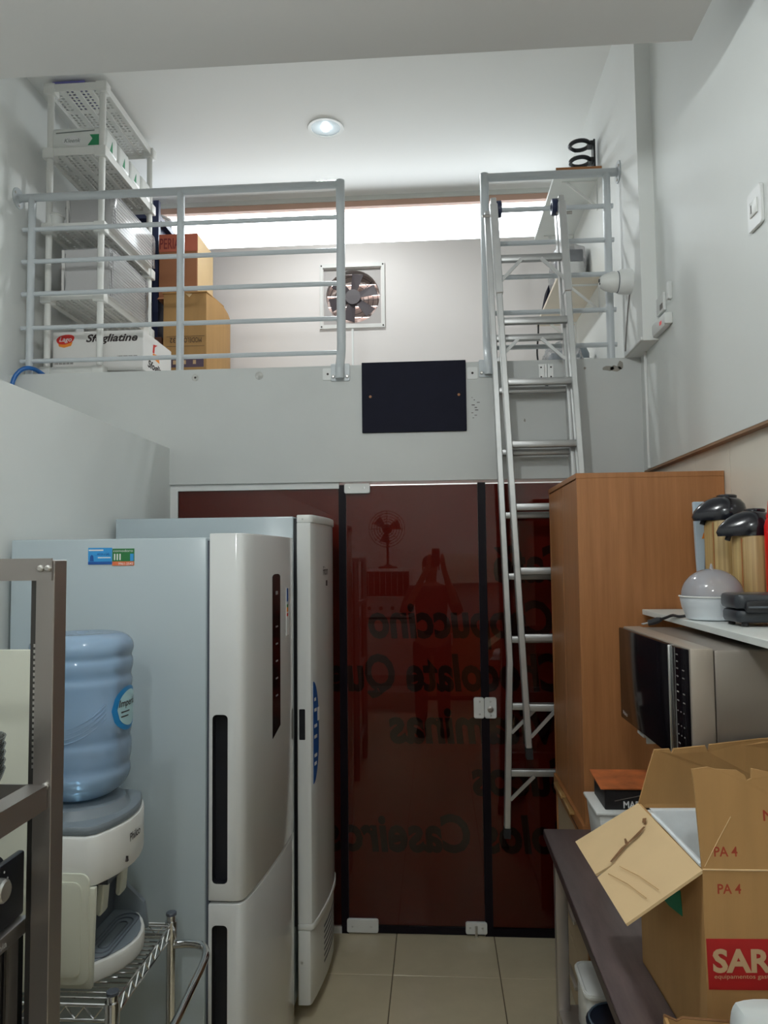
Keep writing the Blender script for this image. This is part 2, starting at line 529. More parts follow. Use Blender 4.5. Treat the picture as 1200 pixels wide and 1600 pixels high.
# paint patches and old anchors on the beam
for x, z, r in ((-1.136, 2.571, 0.018), (-0.826, 2.572, 0.020)):
    build('filler_patch', B().lathe([(r, 0), (r * .8, -0.0015)], (x, YB, z), 14, 'Y'), mat('wall_filler', (0.50, 0.50, 0.48), 0.8, var=0.25, vscale=60), beam)
build('anchor_hole', B().lathe([(0.006, 0), (0.005, -0.003)], (-1.136, YB, 2.571), 10, 'Y'), DARKINK, beam)
for x, z in ((-0.497, 2.570), (0.183, 2.557)):
    pp = build('anchor_plate', B().prism(rrect(x - 0.024, x + 0.024, z - 0.028, z + 0.028, 0.006), 'Y', YB - 0.003, YB), PVC, beam)
    build('anchor_hole', B().lathe([(0.0055, 0), (0.0055, -0.001)], (x, YB - 0.003, z), 10, 'Y'), DARKINK, pp)
for k, (x, z, w, h) in enumerate(((0.805, 2.563, 0.03, 0.012), (0.838, 2.560, 0.024, 0.016), (0.862, 2.575, 0.012, 0.02), (0.70, 2.566, 0.006, 0.006), (0.42, 2.33, 0.004, 0.008))):
    poly = [(x + w * (0.8 + .4 * random.random()) * math.cos(a), z + h * (0.7 + .5 * random.random()) * math.sin(a)) for a in [i * PI / 5 for i in range(10)]]
    build('paint_chip', B().prism(poly, 'Y', YB - 0.0008, YB), mat('bare_plaster', srgb(150, 146, 138), 0.9), beam)
for k in range(9):
    x, z = 0.175 + random.random() * 0.03, 2.345 + k * 0.012
    w = 0.004 + 0.012 * random.random()
    build('scuff_mark', B().box(x, x + w, YB - 0.0006, YB, z, z + 0.002 + .002 * random.random()), DARKINK, beam)

# far wall of the mezzanine with the opening of the extractor fan
fx0, fx1, fz0, fz1 = -0.735, -0.345, 3.283, 3.668
ZS = 3.842
fw = B()
fw.box(XU, fx0, YF, YF + 0.12, ZM - 0.16, ZS); fw.box(fx1, XM, YF, YF + 0.12, ZM - 0.16, ZS)
fw.box(fx0, fx1, YF, YF + 0.12, ZM - 0.16, fz0); fw.box(fx0, fx1, YF, YF + 0.12, fz1, ZS)
struct('wall_far', fw, FARW)
w1 = struct('window_1', B().box(XU, XM, YF + 0.01, YF + 0.07, 4.148, ZC), FRAMEW)
build('lintel', B().box(XU, XM, YF + 0.02, YF + 0.10, 4.108, 4.148), BLIND, w1)
build('window_sill', B().box(XU, XM, YF + 0.03, YF + 0.09, ZS, ZS + 0.012), FRAMEW, w1)
for x in (XU + 0.012, XM - 0.03):
    build('window_frame', B().box(x - 0.012, x + 0.012, YF + 0.03, YF + 0.07, ZS + 0.012, 4.108), FRAMEW, w1)
build('window_pane', B().box(XU + 0.02, XM - 0.04, YF + 0.048, YF + 0.052, ZS + 0.012, 4.108), PANE, w1)

# ---- glass door and fixed side panes under the beam
def pane(parent, x0, x1, z0, z1):
    build('glass', B().box(x0, x1, YG, YG + 0.008, z0, z1), DGLASS, parent)
    build('film', B().box(x0, x1, YG + 0.012, YG + 0.014, z0, z1), FILM, parent)

GX0, GX1 = -0.43, 0.212
w2 = struct('window_2', B().box(XL, GX0 - 0.02, YG - 0.008, YG + 0.02, 2.028, 2.058), PVC)       # head channel of the left fixed pane
build('floor_channel', B().box(XL, GX0 - 0.02, YG - 0.008, YG + 0.02, 0.0, 0.03), PVC, w2)
build('side_channel', B().box(XL, XL + 0.036, YG - 0.008, YG + 0.02, 0.03, 2.028), PVC, w2)
pane(w2, XL + 0.036, GX0 - 0.018, 0.03, 2.028)
build('seal_strip', B().box(GX0 - 0.022, GX0 + 0.012, YG - 0.006, YG + 0.022, 0.0, 2.045), GASKET, w2)
d1 = struct('door_1', B().box(GX0 + 0.014, GX1 - 0.016, YG - 0.002, YG + 0.016, 0.003, 0.034), GASKET)   # bottom seal of the leaf
pane(d1, GX0 + 0.0125, GX1 - 0.0145, 0.034, 2.040)
w3 = struct('window_3', B().box(GX1 + 0.02, XR + 0.03, YG - 0.006, YG + 0.02, 0.0, 0.034), GASKET)
pane(w3, GX1 + 0.0225, XR + 0.03, 0.034, 2.040)
build('seal_strip', B().box(GX1 - 0.014, GX1 + 0.022, YG - 0.006, YG + 0.022, 0.0, 2.047), GASKET, w3)
def fitting(x0, x1, z0, z1, parent, name='patch_fitting', screws=()):
    f = build(name, B().prism(rrect(x0, x1, z0, z1, 0.009), 'Y', YG - 0.016, YG - 0.001), PVC, parent, bevel=0.002, seg=1)
    for sx, sz in screws:
        build('screw', B().lathe([(0.005, 0), (0.004, -0.002)], (sx, YG - 0.016, sz), 8, 'Y'), STEEL_L, f)
    return f
fitting(-0.424, -0.303, 2.003, 2.050, d1, screws=((-0.40, 2.03), (-0.33, 2.03)))
fitting(-0.426, -0.283, 0.008, 0.068, d1, screws=((-0.40, 0.035), (-0.315, 0.035)))
bl = fitting(0.110, 0.206, 0.012, 0.064, d1, 'floor_bolt', screws=((0.130, 0.04), (0.185, 0.04)))
build('bolt_pin', B().tube([(0.157, YG - 0.02, 0.05), (0.157, YG - 0.02, 0.002)], 0.006, 8), STEEL_L, bl)
fitting(0.163, 0.210, 0.966, 1.060, d1, 'lock_plate', screws=((0.19, 1.042), (0.19, 0.984)))
lk = fitting(0.212, 0.266, 0.966, 1.060, w3, 'lock_plate', screws=((0.24, 1.042), (0.24, 0.978)))
build('keyhole', B().lathe([(0.014, 0), (0.014, -0.006), (0.006, -0.008)], (0.238, YG - 0.016, 1.008), 14, 'Y'), STEEL, lk)

# mirrored vinyl lettering, on the outer face of the glass
for s, xe, xs_, zb in (('Café', 0.267, 0.632, 1.588), ('Cappuccino', -0.32, 0.533, 1.334), ('Chocolate Quente', -0.736, 0.585, 1.091),
                       ('Vitaminas', -0.227, 0.536, 0.854), ('Sucos', 0.150, 0.596, 0.621), ('Bolos Caseiros', -0.53, 0.624, 0.366)):
    text('lettering', s, LETTER, d1, (xs_, YG + 0.0105, zb), (-1, 0, 0), (0, 0, 1), height=0.228, width=xs_ - xe, bold=0.035, shear=0.12)

# conduits and ledge at the right end of the beam
build_trim = struct('trim_2', B().box(XR - 0.012, XR, 3.40, 3.414, 2.085, ZM), PVC, bevel=0.003)
struct('trim_3', B().box(XM - 0.010, XM, 3.22, 3.50, ZM + 0.001, ZM + 0.016), PVC, bevel=0.003)

# ================================================================== RAILINGS
YR = 3.545
RZ = (3.515, 3.352, 3.188, 3.024, 2.852, 2.686)
def railing(label, xa, xb, posts, end, wall_x, side):
    t = thing('railing', label, 'railing', ((xa + xb) / 2, YR, ZM), 'white tubular mezzanine railings')
    tr = build('top_rail', B().cyl((xa, YR, RZ[0]), (xb, YR, RZ[0]), 0.0195, 14), RAIL, t, smooth=True)
    lo, hi = (wall_x + side * 0.03, end) if side > 0 else (end, wall_x + side * 0.03)
    for z in RZ[1:]:
        build('rail', B().cyl((lo, YR, z), (hi, YR, z), 0.0115, 12), RAIL, t, smooth=True)
    for x in posts:
        build('post', B().cyl((x, YR, ZM), (x, YR, RZ[0]), 0.0185, 14), RAIL, t, smooth=True)
    pts = [(end, YR, RZ[0] + 0.018), (end, YR, 3.2), (end, YR, 2.80), (end, YR, 2.72), (end, YR - 0.018, 2.665), (end, YR - 0.052, 2.62), (end, YB - 0.024, 2.585), (end, YB - 0.022, 2.545)]
    build('end_post', B().tube(smooth_path(pts, 5), 0.0215, 14), RAIL, t, smooth=True)
    bp = build('base_plate', B().prism(rrect(end - 0.045, end + 0.045, 2.535, 2.618, 0.006), 'Y', YB - 0.006, YB), RAIL, t, bevel=0.0015, seg=1)
    for s in (-1, 1):
        build('bolt', B().lathe([(0.008, 0), (0.008, -0.004), (0.005, -0.006)], (end + s * 0.033, YB - 0.006, 2.556), 8, 'Y'), BOLT, bp)
    fl = build('wall_flange', B().lathe([(0.052, 0), (0.052, side * 0.005), (0.024, side * 0.007), (0.022, side * 0.012)], (wall_x, YR, RZ[0]), 20, 'X'), RAIL, t, smooth=True)
    for k in range(3):
        a = 0.6 + k * 2 * PI / 3
        build('bolt', B().lathe([(0.007, side * 0.005), (0.006, side * 0.010)], (wall_x, YR + 0.037 * math.cos(a), RZ[0] + 0.037 * math.sin(a)), 8, 'X'), BOLT, fl)
railing('longer white tubular railing in front of the plastic shelving unit', XU, -0.437, (-1.985, -1.227), -0.437, XU, 1)
railing('shorter white tubular railing behind the top of the ladder', 0.258, XM, (0.832,), 0.258, XM, -1)

# ================================================================== BLACK BOARD, LATCH
bb = tag(build('blackboard', B().box(-0.335, 0.152, YB - 0.012, YB, 2.285, 2.618), NAVYB, bevel=0.002, seg=1), 'black rectangular panel screwed to the white beam above the door', 'panel')
for x in (-0.295, 0.118):
    build('screw', B().lathe([(0.007, 0), (0.005, -0.003)], (x, YB - 0.012, 2.455), 8, 'Y'), WOODE, bb)
la = thing('door_latch', 'small steel hasp latch on the beam behind the ladder', 'latch', (0.522, YB, 2.52))
lp = build('back_plate', B().box(0.49, 0.555, YB - 0.003, YB, 2.515, 2.59), STEEL_L, la)
for x in (0.50, 0.545):
    for z in (2.53, 2.575):
        build('screw', B().lathe([(0.0045, 0), (0.003, -0.002)], (x, YB - 0.003, z), 6, 'Y'), DARKINK, lp)
build('bolt_bar', B().cyl((0.522, YB - 0.012, 2.50), (0.522, YB - 0.012, 2.585), 0.006, 8), STEEL_L, la)
build('padlock_tongue', B().prism([(0.515, 2.50), (0.53, 2.50), (0.528, 2.485), (0.535, 2.475), (0.528, 2.455), (0.515, 2.458)], 'Y', YB - 0.02, YB - 0.010), BLACK, la)

# ================================================================== LADDER (hung over the rail)
ld = thing('ladder', 'folded aluminium double ladder leaning up against the mezzanine railing', 'ladder', (0.45, 3.36, 0.5))
def ly(z): return 3.335 + (z - 0.5) / 2.85 * 0.085
def fx(z): return 0.285 + (3.318 - z) * 0.0408            # front frame, left stile
fl_ = B()
WID = 0.305
def stile(name, f, yo, z0, z1, w=0.026, d=0.05, mt=ALU):
    p0, p1 = (f(z0), ly(z0) + yo, z0), (f(z1), ly(z1) + yo, z1)
    o = build(name, B().bar(p0, p1, w, d), mt, ld, bevel=0.003, seg=1)
    return o
def fr(z): return fx(z) + WID
for f in (fx, fr):
    s1 = stile('stile', f, -0.03, 0.885, 3.33)
    stile('sleeve', f, -0.032, 2.88, 3.30, 0.034, 0.056)
    ft = build('rubber_foot', B().bar((f(0.885), ly(0.885) - 0.03, 0.885), (f(0.84), ly(0.84) - 0.03, 0.84), 0.028, 0.052), RUBBER, s1)
# rear frame, its legs splay slightly at the foot
def rx(z):
    return 0.262 + (3.30 - z) * 0.0275 if z > 1.22 else 0.3192 - (1.22 - z) * 0.040
def rr(z):
    return rx(z) + 0.325 if z > 1.22 else 0.3192 + 0.325 + (1.22 - z) * 0.075
for f in (rx, rr):
    stile('stile', f, 0.04, 1.22, 3.30)
    s2 = stile('stile', f, 0.04, 0.53, 1.24)
    build('rubber_foot', B().bar((f(0.53), ly(0.53) + 0.04, 0.53), (f(0.49), ly(0.49) + 0.04, 0.49), 0.028, 0.052), RUBBER, s2)
for i, z in enumerate((3.048, 2.757, 2.478, 2.196, 1.917, 1.637, 1.350, 1.054)):
    build('rung', B().bar((fx(z), ly(z) - 0.03, z), (fr(z), ly(z) - 0.03, z), 0.032, 0.03, (0, 1, 0)), ALU_D, ld, bevel=0.006)
for z in (2.70, 2.455, 2.170, 1.885, 1.612, 1.335, 1.045, 0.762):
    build('rung', B().bar((rx(z), ly(z) + 0.04, z), (rr(z), ly(z) + 0.04, z), 0.03, 0.03, (0, 1, 0)), ALU_D, ld, bevel=0.006)
def brace(z, f, s, yo, dx=0.11, dz=0.11):
    build('brace', B().bar((f(z) + s * dx, ly(z) + yo, z - 0.01), (f(z - dz) + s * 0.01, ly(z - dz) + yo, z - dz), 0.014, 0.01), ALU, ld)
for f, s in ((fx, 1), (fr, -1)):
    brace(3.048, f, s, -0.05); brace(1.054, f, s, -0.052, 0.12, 0.12)
for f, s in ((rx, 1), (rr, -1)):
    brace(2.70, f, s, 0.02); brace(1.045, f, s, 0.02); brace(0.762, f, s, 0.02)
for s, x in ((1, fx(3.30)), (-1, fr(3.30))):
    c = (x + s * 0.013, ly(3.3), 3.298)
    h = build('hinge', B().lathe([(0.006, 0), (0.036, 0.0), (0.038, s * 0.004), (0.038, s * 0.022), (0.034, s * 0.026), (0.020, s * 0.026), (0.018, s * 0.020), (0.004, s * 0.020)], c, 18, 'X'), mat('navy_hinge_plastic', srgb(38, 48, 78), 0.4), ld, smooth=True)
    build('hinge_pin', B().cyl((x - s * 0.05, ly(3.3) - 0.02, 3.26), (x + s * 0.02, ly(3.3) - 0.02, 3.26), 0.007, 8), STEEL, h)

# ================================================================== MEZZANINE: fan, lamp
fan = thing('exhaust_fan', 'square extractor fan with dark blades set in the far wall', 'fan', (-0.54, YF, 3.25))
fr_ = B()
a0, a1, b0_, b1_ = -0.760, -0.318, 3.252, 3.698
fr_.box(a0, a1, YF - 0.016, YF, b1_ - 0.026, b1_); fr_.box(a0, a1, YF - 0.016, YF, b0_, b0_ + 0.026)
fr_.box(a0, a0 + 0.022, YF - 0.016, YF, b0_ + 0.026, b1_ - 0.026); fr_.box(a1 - 0.022, a1, YF - 0.016, YF, b0_ + 0.026, b1_ - 0.026)
frm = build('frame', fr_, FANFR, fan)
for x in (a0 + 0.012, a1 - 0.012):
    for z in (b0_ + 0.013, b1_ - 0.013):
        build('screw', B().lathe([(0.006, 0), (0.005, -0.003)], (x, YF - 0.016, z), 6, 'Y'), DARKINK, frm)
# plate with a round opening
pc = (-0.537, 3.476); R0 = 0.183
n = 40
vs, fs = [], []
for k in range(n):
    a = 2 * PI * k / n
    c, s = math.cos(a), math.sin(a)
    m_ = max(abs(c), abs(s))
    vs.append((pc[0] + R0 * c, YF + 0.012, pc[1] + R0 * s)); vs.append((pc[0] + 0.198 * c / m_, YF + 0.012, pc[1] + 0.198 * s / m_))
    vs.append((pc[0] + R0 * c, YF + 0.07, pc[1] + R0 * s))
for k in range(n):
    l = (k + 1) % n
    fs.append((k * 3, k * 3 + 1, l * 3 + 1, l * 3)); fs.append((k * 3, l * 3, l * 3 + 2, k * 3 + 2))
build('orifice_plate', B().add(vs, fs), FANPL, fan)
build('hub', B().lathe([(0.052, 0.012), (0.052, 0.05), (0.03, 0.055)], (pc[0], YF, pc[1]), 18, 'Y'), FANBL, fan, smooth=True)
for k in range(6):
    a = 0.35 + k * PI / 3
    ca, sa = math.cos(a), math.sin(a)
    def P(r, t, y): return (pc[0] + r * ca - t * sa, YF + y, pc[1] + r * sa + t * ca)
    build('blade', B().slab([P(0.045, -0.022, 0.02), P(0.160, -0.048, 0.015), P(0.165, 0.036, 0.045), P(0.045, 0.022, 0.04)], 0.002), FANBL, fan)
for k in range(5):
    r = 0.035 + k * 0.033
    build('guard_ring', B().tube([(pc[0] + r * math.cos(a), YF + 0.085, pc[1] + r * math.sin(a)) for a in [i * PI / 14 for i in range(28)]], 0.0018, 5, closed=True), FANBL, fan)
for k in range(4):
    a = k * PI / 4
    build('guard_bar', B().cyl((pc[0] - 0.18 * math.cos(a), YF + 0.085, pc[1] - 0.18 * math.sin(a)), (pc[0] + 0.18 * math.cos(a), YF + 0.085, pc[1] + 0.18 * math.sin(a)), 0.0022, 5), FANBL, fan)
for k in range(5):
    z = 3.284 + k * 0.076
    build('louvre', B().slab([(fx0, YF + 0.100, z), (fx1, YF + 0.100, z), (fx1, YF + 0.116, z + 0.079), (fx0, YF + 0.116, z + 0.079)], 0.002), mat('louvre_beige', srgb(196, 176, 168), 0.6), fan)
build('cable_duct', B().box(-0.545, -0.532, YF - 0.010, YF, ZM, 3.252), PVC, fan)

def downlight(label, x, y, z, power, group, recess=None):
    t = thing('ceiling_lamp', label, 'lamp', (x, y, z), group)
    build('trim_ring', B().lathe([(0.084, 0.0), (0.085, -0.005), (0.103, -0.006), (0.106, -0.0005), (0.084, 0.0)], (x, y, z), 36), WHITEP, t, smooth=True)
    if recess is not None:
        cut(recess, B().cyl((x, y, z - 0.05), (x, y, z + 0.075), 0.086, 36))
        build('reflector', B().lathe([(0.085, -0.001), (0.080, 0.02), (0.066, 0.058), (0.04, 0.070), (0.0, 0.0735)], (x, y, z), 36), REFL, t, smooth=True)
        s0, s1 = Vector((x - 0.024, y + 0.054, z + 0.018)), Vector((x - 0.012, y + 0.024, z + 0.010))
        d = (s1 - s0).normalized()
        build('socket', B().tube([s0, s1], [0.017, 0.015], 14), GREYP, t, smooth=True)
        q = [s1 + d * k for k in (0.0, 0.012, 0.026, 0.044, 0.058, 0.066)]
        build('bulb', B().tube(q, [0.013, 0.020, 0.027, 0.027, 0.018, 0.006], 16), BULB, t, smooth=True)
        dz = -0.02
    else:
        build('diffuser', B().lathe([(0.0, -0.004), (0.085, -0.003), (0.085, 0.0)], (x, y, z), 36), BULB, t, smooth=True)
        dz = -0.16
    l = bpy.data.lights.new('lamp_light', 'SPOT' if z > 4 else 'POINT')
    l.energy = power; l.color = (0.92, 0.97, 0.97); l.shadow_soft_size = 0.06
    if z > 4:
        l.spot_size = math.radians(172); l.spot_blend = 0.6
    o = bpy.data.objects.new('lamp_light', l); COL.objects.link(o); o.parent = t; o.location = (0, 0, dz - (0.05 if z > 4 else 0))
downlight('lit round downlight in the white mezzanine ceiling', -0.597, 4.181, ZC, MEZZ_LAMP, 'round ceiling downlights', ceil_o)
downlight('added unseen fill lamp in the dropped ceiling in front of the viewer', -0.38, 1.05, ZD, ROOM_FILL * 0.88, 'round ceiling downlights')  # out-of-view lamp added to lift the walls, beam and floor
downlight('added unseen fill lamp under the mezzanine on the shop side of the glass', -0.3, 4.2, ZM - 0.161, SHOP_FILL, 'round ceiling downlights')  # out-of-view lamp added so the gap over the door glows
downlight('added unseen fill lamp in the dropped ceiling behind the viewer', -0.25, -1.2, ZD, ROOM_FILL, 'round ceiling downlights')  # out-of-view lamp added as fill from behind the camera

# ================================================================== MEZZANINE: plastic shelving and goods
SX0, SX1, SY0, SY1 = -1.965, -1.655, 3.62, 4.30
TIER = (2.622, 3.004, 3.362, 3.757, 4.098)
su = thing('shelving_unit', 'white perforated plastic shelving unit standing on the mezzanine by the left wall', 'shelving', ((SX0 + SX1) / 2, (SY0 + SY1) / 2, ZM))
def perforated(x0, x1, y0, y1, z, nx, ny):
    px, py = (x1 - x0) / nx, (y1 - y0) / ny
    h = 0.21
    b = B()
    xs = []
    vid = {}
    def V(i, j):
        if (i, j) not in vid:
            ci, fi = divmod(i, 3); cj, fj = divmod(j, 3)
            x = x0 + px * (ci + (0, h, 1 - h)[fi]); y = y0 + py * (cj + (0, h, 1 - h)[fj])
            vid[(i, j)] = len(b.v); b.v.append(Vector((x, y, z)))
        return vid[(i, j)]
    for i in range(nx * 3):
        for j in range(ny * 3):
            hole = i % 3 == 1 and j % 3 == 1 and (i // 3) % 3 != 2 and (j // 3) % 9 != 8
            if hole: continue
            b.f.append((V(i, j), V(i + 1, j), V(i + 1, j + 1), V(i, j + 1)))
    return b
for zi, z in enumerate(TIER):
    rim = B()
    H = 0.052
    rim.box(SX0, SX1, SY0, SY0 + 0.006, z + 0.012, z + H); rim.box(SX0, SX1, SY1 - 0.006, SY1, z + 0.012, z + H)
    rim.box(SX0, SX0 + 0.006, SY0 + 0.006, SY1 - 0.006, z + 0.012, z + H); rim.box(SX1 - 0.006, SX1, SY0 + 0.006, SY1 - 0.006, z + 0.012, z + H)
    r_ = build('shelf_rim', rim, SHELFP, su)
    for x in (SX0 - 0.012, SX1 + 0.012):
        for y in (SY0, SY1):
            sx = 1 if x < -1.8 else -1
            build('corner_socket', B().box(min(x, x + sx * 0.06), max(x, x + sx * 0.06), y - 0.008 if y == SY0 else y - 0.05, y + 0.05 if y == SY0 else y + 0.008, z, z + H + 0.004), SHELFP, r_, bevel=0.006)
    pb = perforated(SX0 + 0.006, SX1 - 0.006, SY0 + 0.006, SY1 - 0.006, z + 0.036, 12, 27)
    o = build('shelf_plate', pb, SHELFP, r_)
    md = o.modifiers.new('thick', 'SOLIDIFY'); md.thickness = 0.004
    for x in (SX0 + 0.085, SX0 + 0.155, SX0 + 0.225):
        build('rib', B().box(x - 0.002, x + 0.002, SY0 + 0.006, SY1 - 0.006, z + 0.026, z + 0.036), SHELFP, r_)
for x in (SX0 + 0.018, SX1 - 0.018):
    for y in (SY0 + 0.02, SY1 - 0.02):
        build('post', B().cyl((x, y, ZM), (x, y, 4.11), 0.0165, 12), SHELFP, su, smooth=True)

tag(build('flat_box', B().box(SX0 + 0.03, SX0 + 0.20, SY0 + 0.004, SY0 + 0.25, 4.1545, 4.165), LAVEN, bevel=0.001, seg=1), 'flat violet box lying on top of the plastic shelving unit', 'box')

# paper towel packs, fourth tier
def soft_pack(label, x0, x1, y0, y1, z0, z1, front):
    t = thing('paper_towel_pack', label, 'paper towels', ((x0 + x1) / 2, y0, z0), 'paper towel packs on the shelving')
    b = B()
    nx, nz = 6, 4
    build('pack', B().box(x0, x1, y0, y1, z0, z1), PACK, t, bevel=0.022, seg=3)
    yy = y0 - 0.001
    if front:
        build('green_panel', B().prism([(x1 - 0.095, z0 + 0.025), (x1 - 0.022, z0 + 0.025), (x1 - 0.022, z1 - 0.045), (x1 - 0.085, z1 - 0.045), (x1 - 0.07, z0 + 0.06)], 'Y', yy, yy + 0.002), GREEN, t)
        build('print_oval', B().lathe([(0.05, 0.002), (0.05, 0.0)], (x0 + 0.115, yy, (z0 + z1) / 2 - 0.01), 20, 'Y', sy=0.55), WHITEINK, t)
        text('lettering', 'Kleenk', PAPERG, t, (x0 + 0.075, yy - 0.001, (z0 + z1) / 2 - 0.02), (1, 0, 0), (0, 0, 1), height=0.03, shear=0.3)
        build('grey_print', B().prism([(x0 + 0.03, z1 - 0.028), (x1 - 0.06, z1 - 0.02), (x1 - 0.06, z1 - 0.026), (x0 + 0.03, z1 - 0.034)], 'Y', yy, yy + 0.002), PAPERG, t)
    build('green_corner', B().prism([(y0 + 0.05, z0 + 0.02), (y0 + 0.08, z0 + 0.02), (y0 + 0.078, z1 - 0.045)], 'X', x1 - 0.001, x1 + 0.001), GREEN, t)
for k, (ya, yb, lb) in enumerate(((3.632, 3.785, 'paper towel pack with green print at the near end of its shelf'),
                                  (3.79, 3.94, 'second paper towel pack from the railing on the plastic shelving'),
                                  (3.945, 4.095, 'third paper towel pack from the railing on the plastic shelving'),
                                  (4.10, 4.25, 'paper towel pack at the window end of its shelf'))):
    soft_pack(lb, SX0 + 0.02, SX1 + 0.004, ya, yb, 3.7985, 3.925 - 0.004 * k, k == 0)

# wrapped stacks of white foam trays
def tray_stack(label, x0, x1, y0, y1, z0, n_, dz):
    t = thing('tray_stack', label, 'trays', ((x0 + x1) / 2, (y0 + y1) / 2, z0), 'wrapped stacks of white trays')
    tray = None
    for k in range(n_):
        z = z0 + 0.001 + k * dz
        j = (random.random() - .5) * 0.004
        if tray is None:
            b = B().prism(rrect(x0 + 0.004, x1 - 0.004, y0 + 0.004, y1 - 0.004, 0.02), 'Z', z, z + dz * 0.55)
            b.prism(rrect(x0, x1, y0, y1, 0.025), 'Z', z + dz * 0.55, z + dz * 0.85)
            tray = build('tray', b, CARD_W, t)
        else:
            c = tray.copy(); COL.objects.link(c); c.parent = t; c.location = (j, j, k * dz)
    top = z0 + 0.001 + n_ * dz
    build('front_sheet', B().box(x0 + 0.004, x1 - 0.01, y0 - 0.0035, y0 - 0.001, z0 + 0.002, top - 0.004), CARD_W, t)
    per = rrect(x0 - 0.006, x1 + 0.006, y0 - 0.006, y1 + 0.006, 0.03, 8)
    prof = [0.0, 0.3, 0.6, 0.9, 1.0]
    vs, fs = [], []
    for pz in prof:
        for i, (px, py) in enumerate(per):
            q = 0.006 * math.sin(i * 2.1 + pz * 9) + 0.004 * math.sin(i * 5.3)
            vs.append((px + q * 0.6 + 0.004, py + q, z0 + 0.001 + (top - z0) * pz))
    m = len(per)
    for i in range(len(prof) - 1):
        for k in range(m):
            l = (k + 1) % m
            fs.append((i * m + k, i * m + l, (i + 1) * m + l, (i + 1) * m + k))
    # gathered neck of the bag over the far end
    cx, cy = (x0 + x1) / 2, y1 - 0.05
    base = len(vs)
    for i, (px, py) in enumerate(per):
        vs.append((cx + (px - cx) * 0.35 + 0.01 * math.sin(i * 3), cy + (py - cy) * 0.3, top + 0.02 + 0.012 * math.sin(i * 4.7)))
    o = (len(prof) - 1) * m
    for k in range(m):
        l = (k + 1) % m
        fs.append((o + k, o + l, base + l, base + k))
    fs.append(tuple(base + k for k in range(m)))
    build('clear_wrap', B().add(vs, fs), CLEARBAG, t, smooth=True)
tray_stack('wrapped stack of white trays on the middle tier of the plastic shelving', SX0 + 0.095, SX1 + 0.035, 3.66, 4.22, 3.4025, 10, 0.0175)
tray_stack('taller wrapped stack of white trays one tier above the printed pastry carton', SX0 + 0.075, SX1 + 0.02, 3.66, 4.16, 3.0445, 15, 0.0165)
cn = thing('food_canister', 'white lidded canister beside the trays near the left wall', 'canister', (-2.005, 3.70, 3.41))
build('body', B().lathe([(0.030, 3.4035), (0.036, 3.41), (0.04, 3.465)], (-1.925, 3.668, 0), 20), WHITEP, cn, smooth=True)
build('lid', B().lathe([(0.043, 3.465), (0.043, 3.474), (0.03, 3.484), (0.0, 3.488)], (-1.925, 3.668, 0), 20), SHELFP, cn, smooth=True)

# pastry carton
pc_ = thing('pastry_carton', 'white carton lettered Sfogliatine on the lowest tier of the plastic shelving', 'box', (-1.73, 3.87, 2.665))
cx0, cx1, cy0, cy1, cz0, cz1 = -1.935, -1.462, 3.672, 4.08, 2.6625, 2.868
build('body', B().box(cx0, cx1, cy0, cy1, cz0, cz1), CARD_W, pc_, bevel=0.003, seg=1)
build('flap_seam', B().box(cx0, cx1, (cy0 + cy1) / 2 - 0.02, (cy0 + cy1) / 2 + 0.02, cz1, cz1 + 0.0008), GREYINK, pc_)
ys = cy0 - 0.0006
lg = build('logo_badge', B().prism([(-1.868 + 0.046 * math.cos(a) + 0.006 * math.sin(2 * a), 2.825 + 0.028 * math.sin(a) + 0.006 * math.cos(a)) for a in [i * PI / 10 for i in range(20)]], 'Y', ys, ys + 0.001), LOGORED, pc_)
build('logo_swoosh', B().prism([(-1.905, 2.805), (-1.87, 2.802), (-1.83, 2.815), (-1.838, 2.795), (-1.875, 2.786), (-1.9, 2.793)], 'Y', ys - 0.0006, ys + 0.001), ORANGE, lg)
text('lettering', 'Lago', WHITEINK, lg, (-1.90, ys - 0.001, 2.818), (1, 0, 0), (0, 0, 1), height=0.034, width=0.066, shear=0.3, bold=0.01)
text('lettering', 'Sfogliatine', DARKINK, pc_, (-1.76, ys, 2.813), (1, 0, 0), (0, 0, 1), height=0.054, width=0.27, bold=0.03, shear=0.3)
for k in range(16):
    build('barcode_bar', B().box(-1.925 + k * 0.0065, -1.925 + k * 0.0065 + (0.0045 if k % 3 else 0.002), ys, ys + 0.001, 2.70, 2.722), GREYINK, pc_)
    build('barcode_bar', B().box(-1.595 + k * 0.0065, -1.595 + k * 0.0065 + (0.0045 if k % 4 else 0.002), ys, ys + 0.001, 2.723, 2.738), GREYINK, pc_)
build('print_line', B().box(-1.925, -1.85, ys, ys + 0.001, 2.728, 2.731), DARKINK, pc_)
build('logo_swoosh', B().prism([(3.80, 2.78), (3.88, 2.79), (3.90, 2.75), (3.82, 2.755)], 'X', cx1 - 0.0005, cx1 + 0.0006), ORANGE, pc_)
build('logo_badge', B().prism([(3.80, 2.785), (3.81, 2.83), (3.87, 2.84), (3.83, 2.82), (3.825, 2.785)], 'X', cx1 - 0.0005, cx1 + 0.0006), LOGORED, pc_)
text('lettering', 'Sfogliatine', DARKINK, pc_, (cx1 + 0.0007, 3.735, 2.695), (0, 1, 0), (0, 0, 1), height=0.055, width=0.31, bold=0.03, shear=0.3)

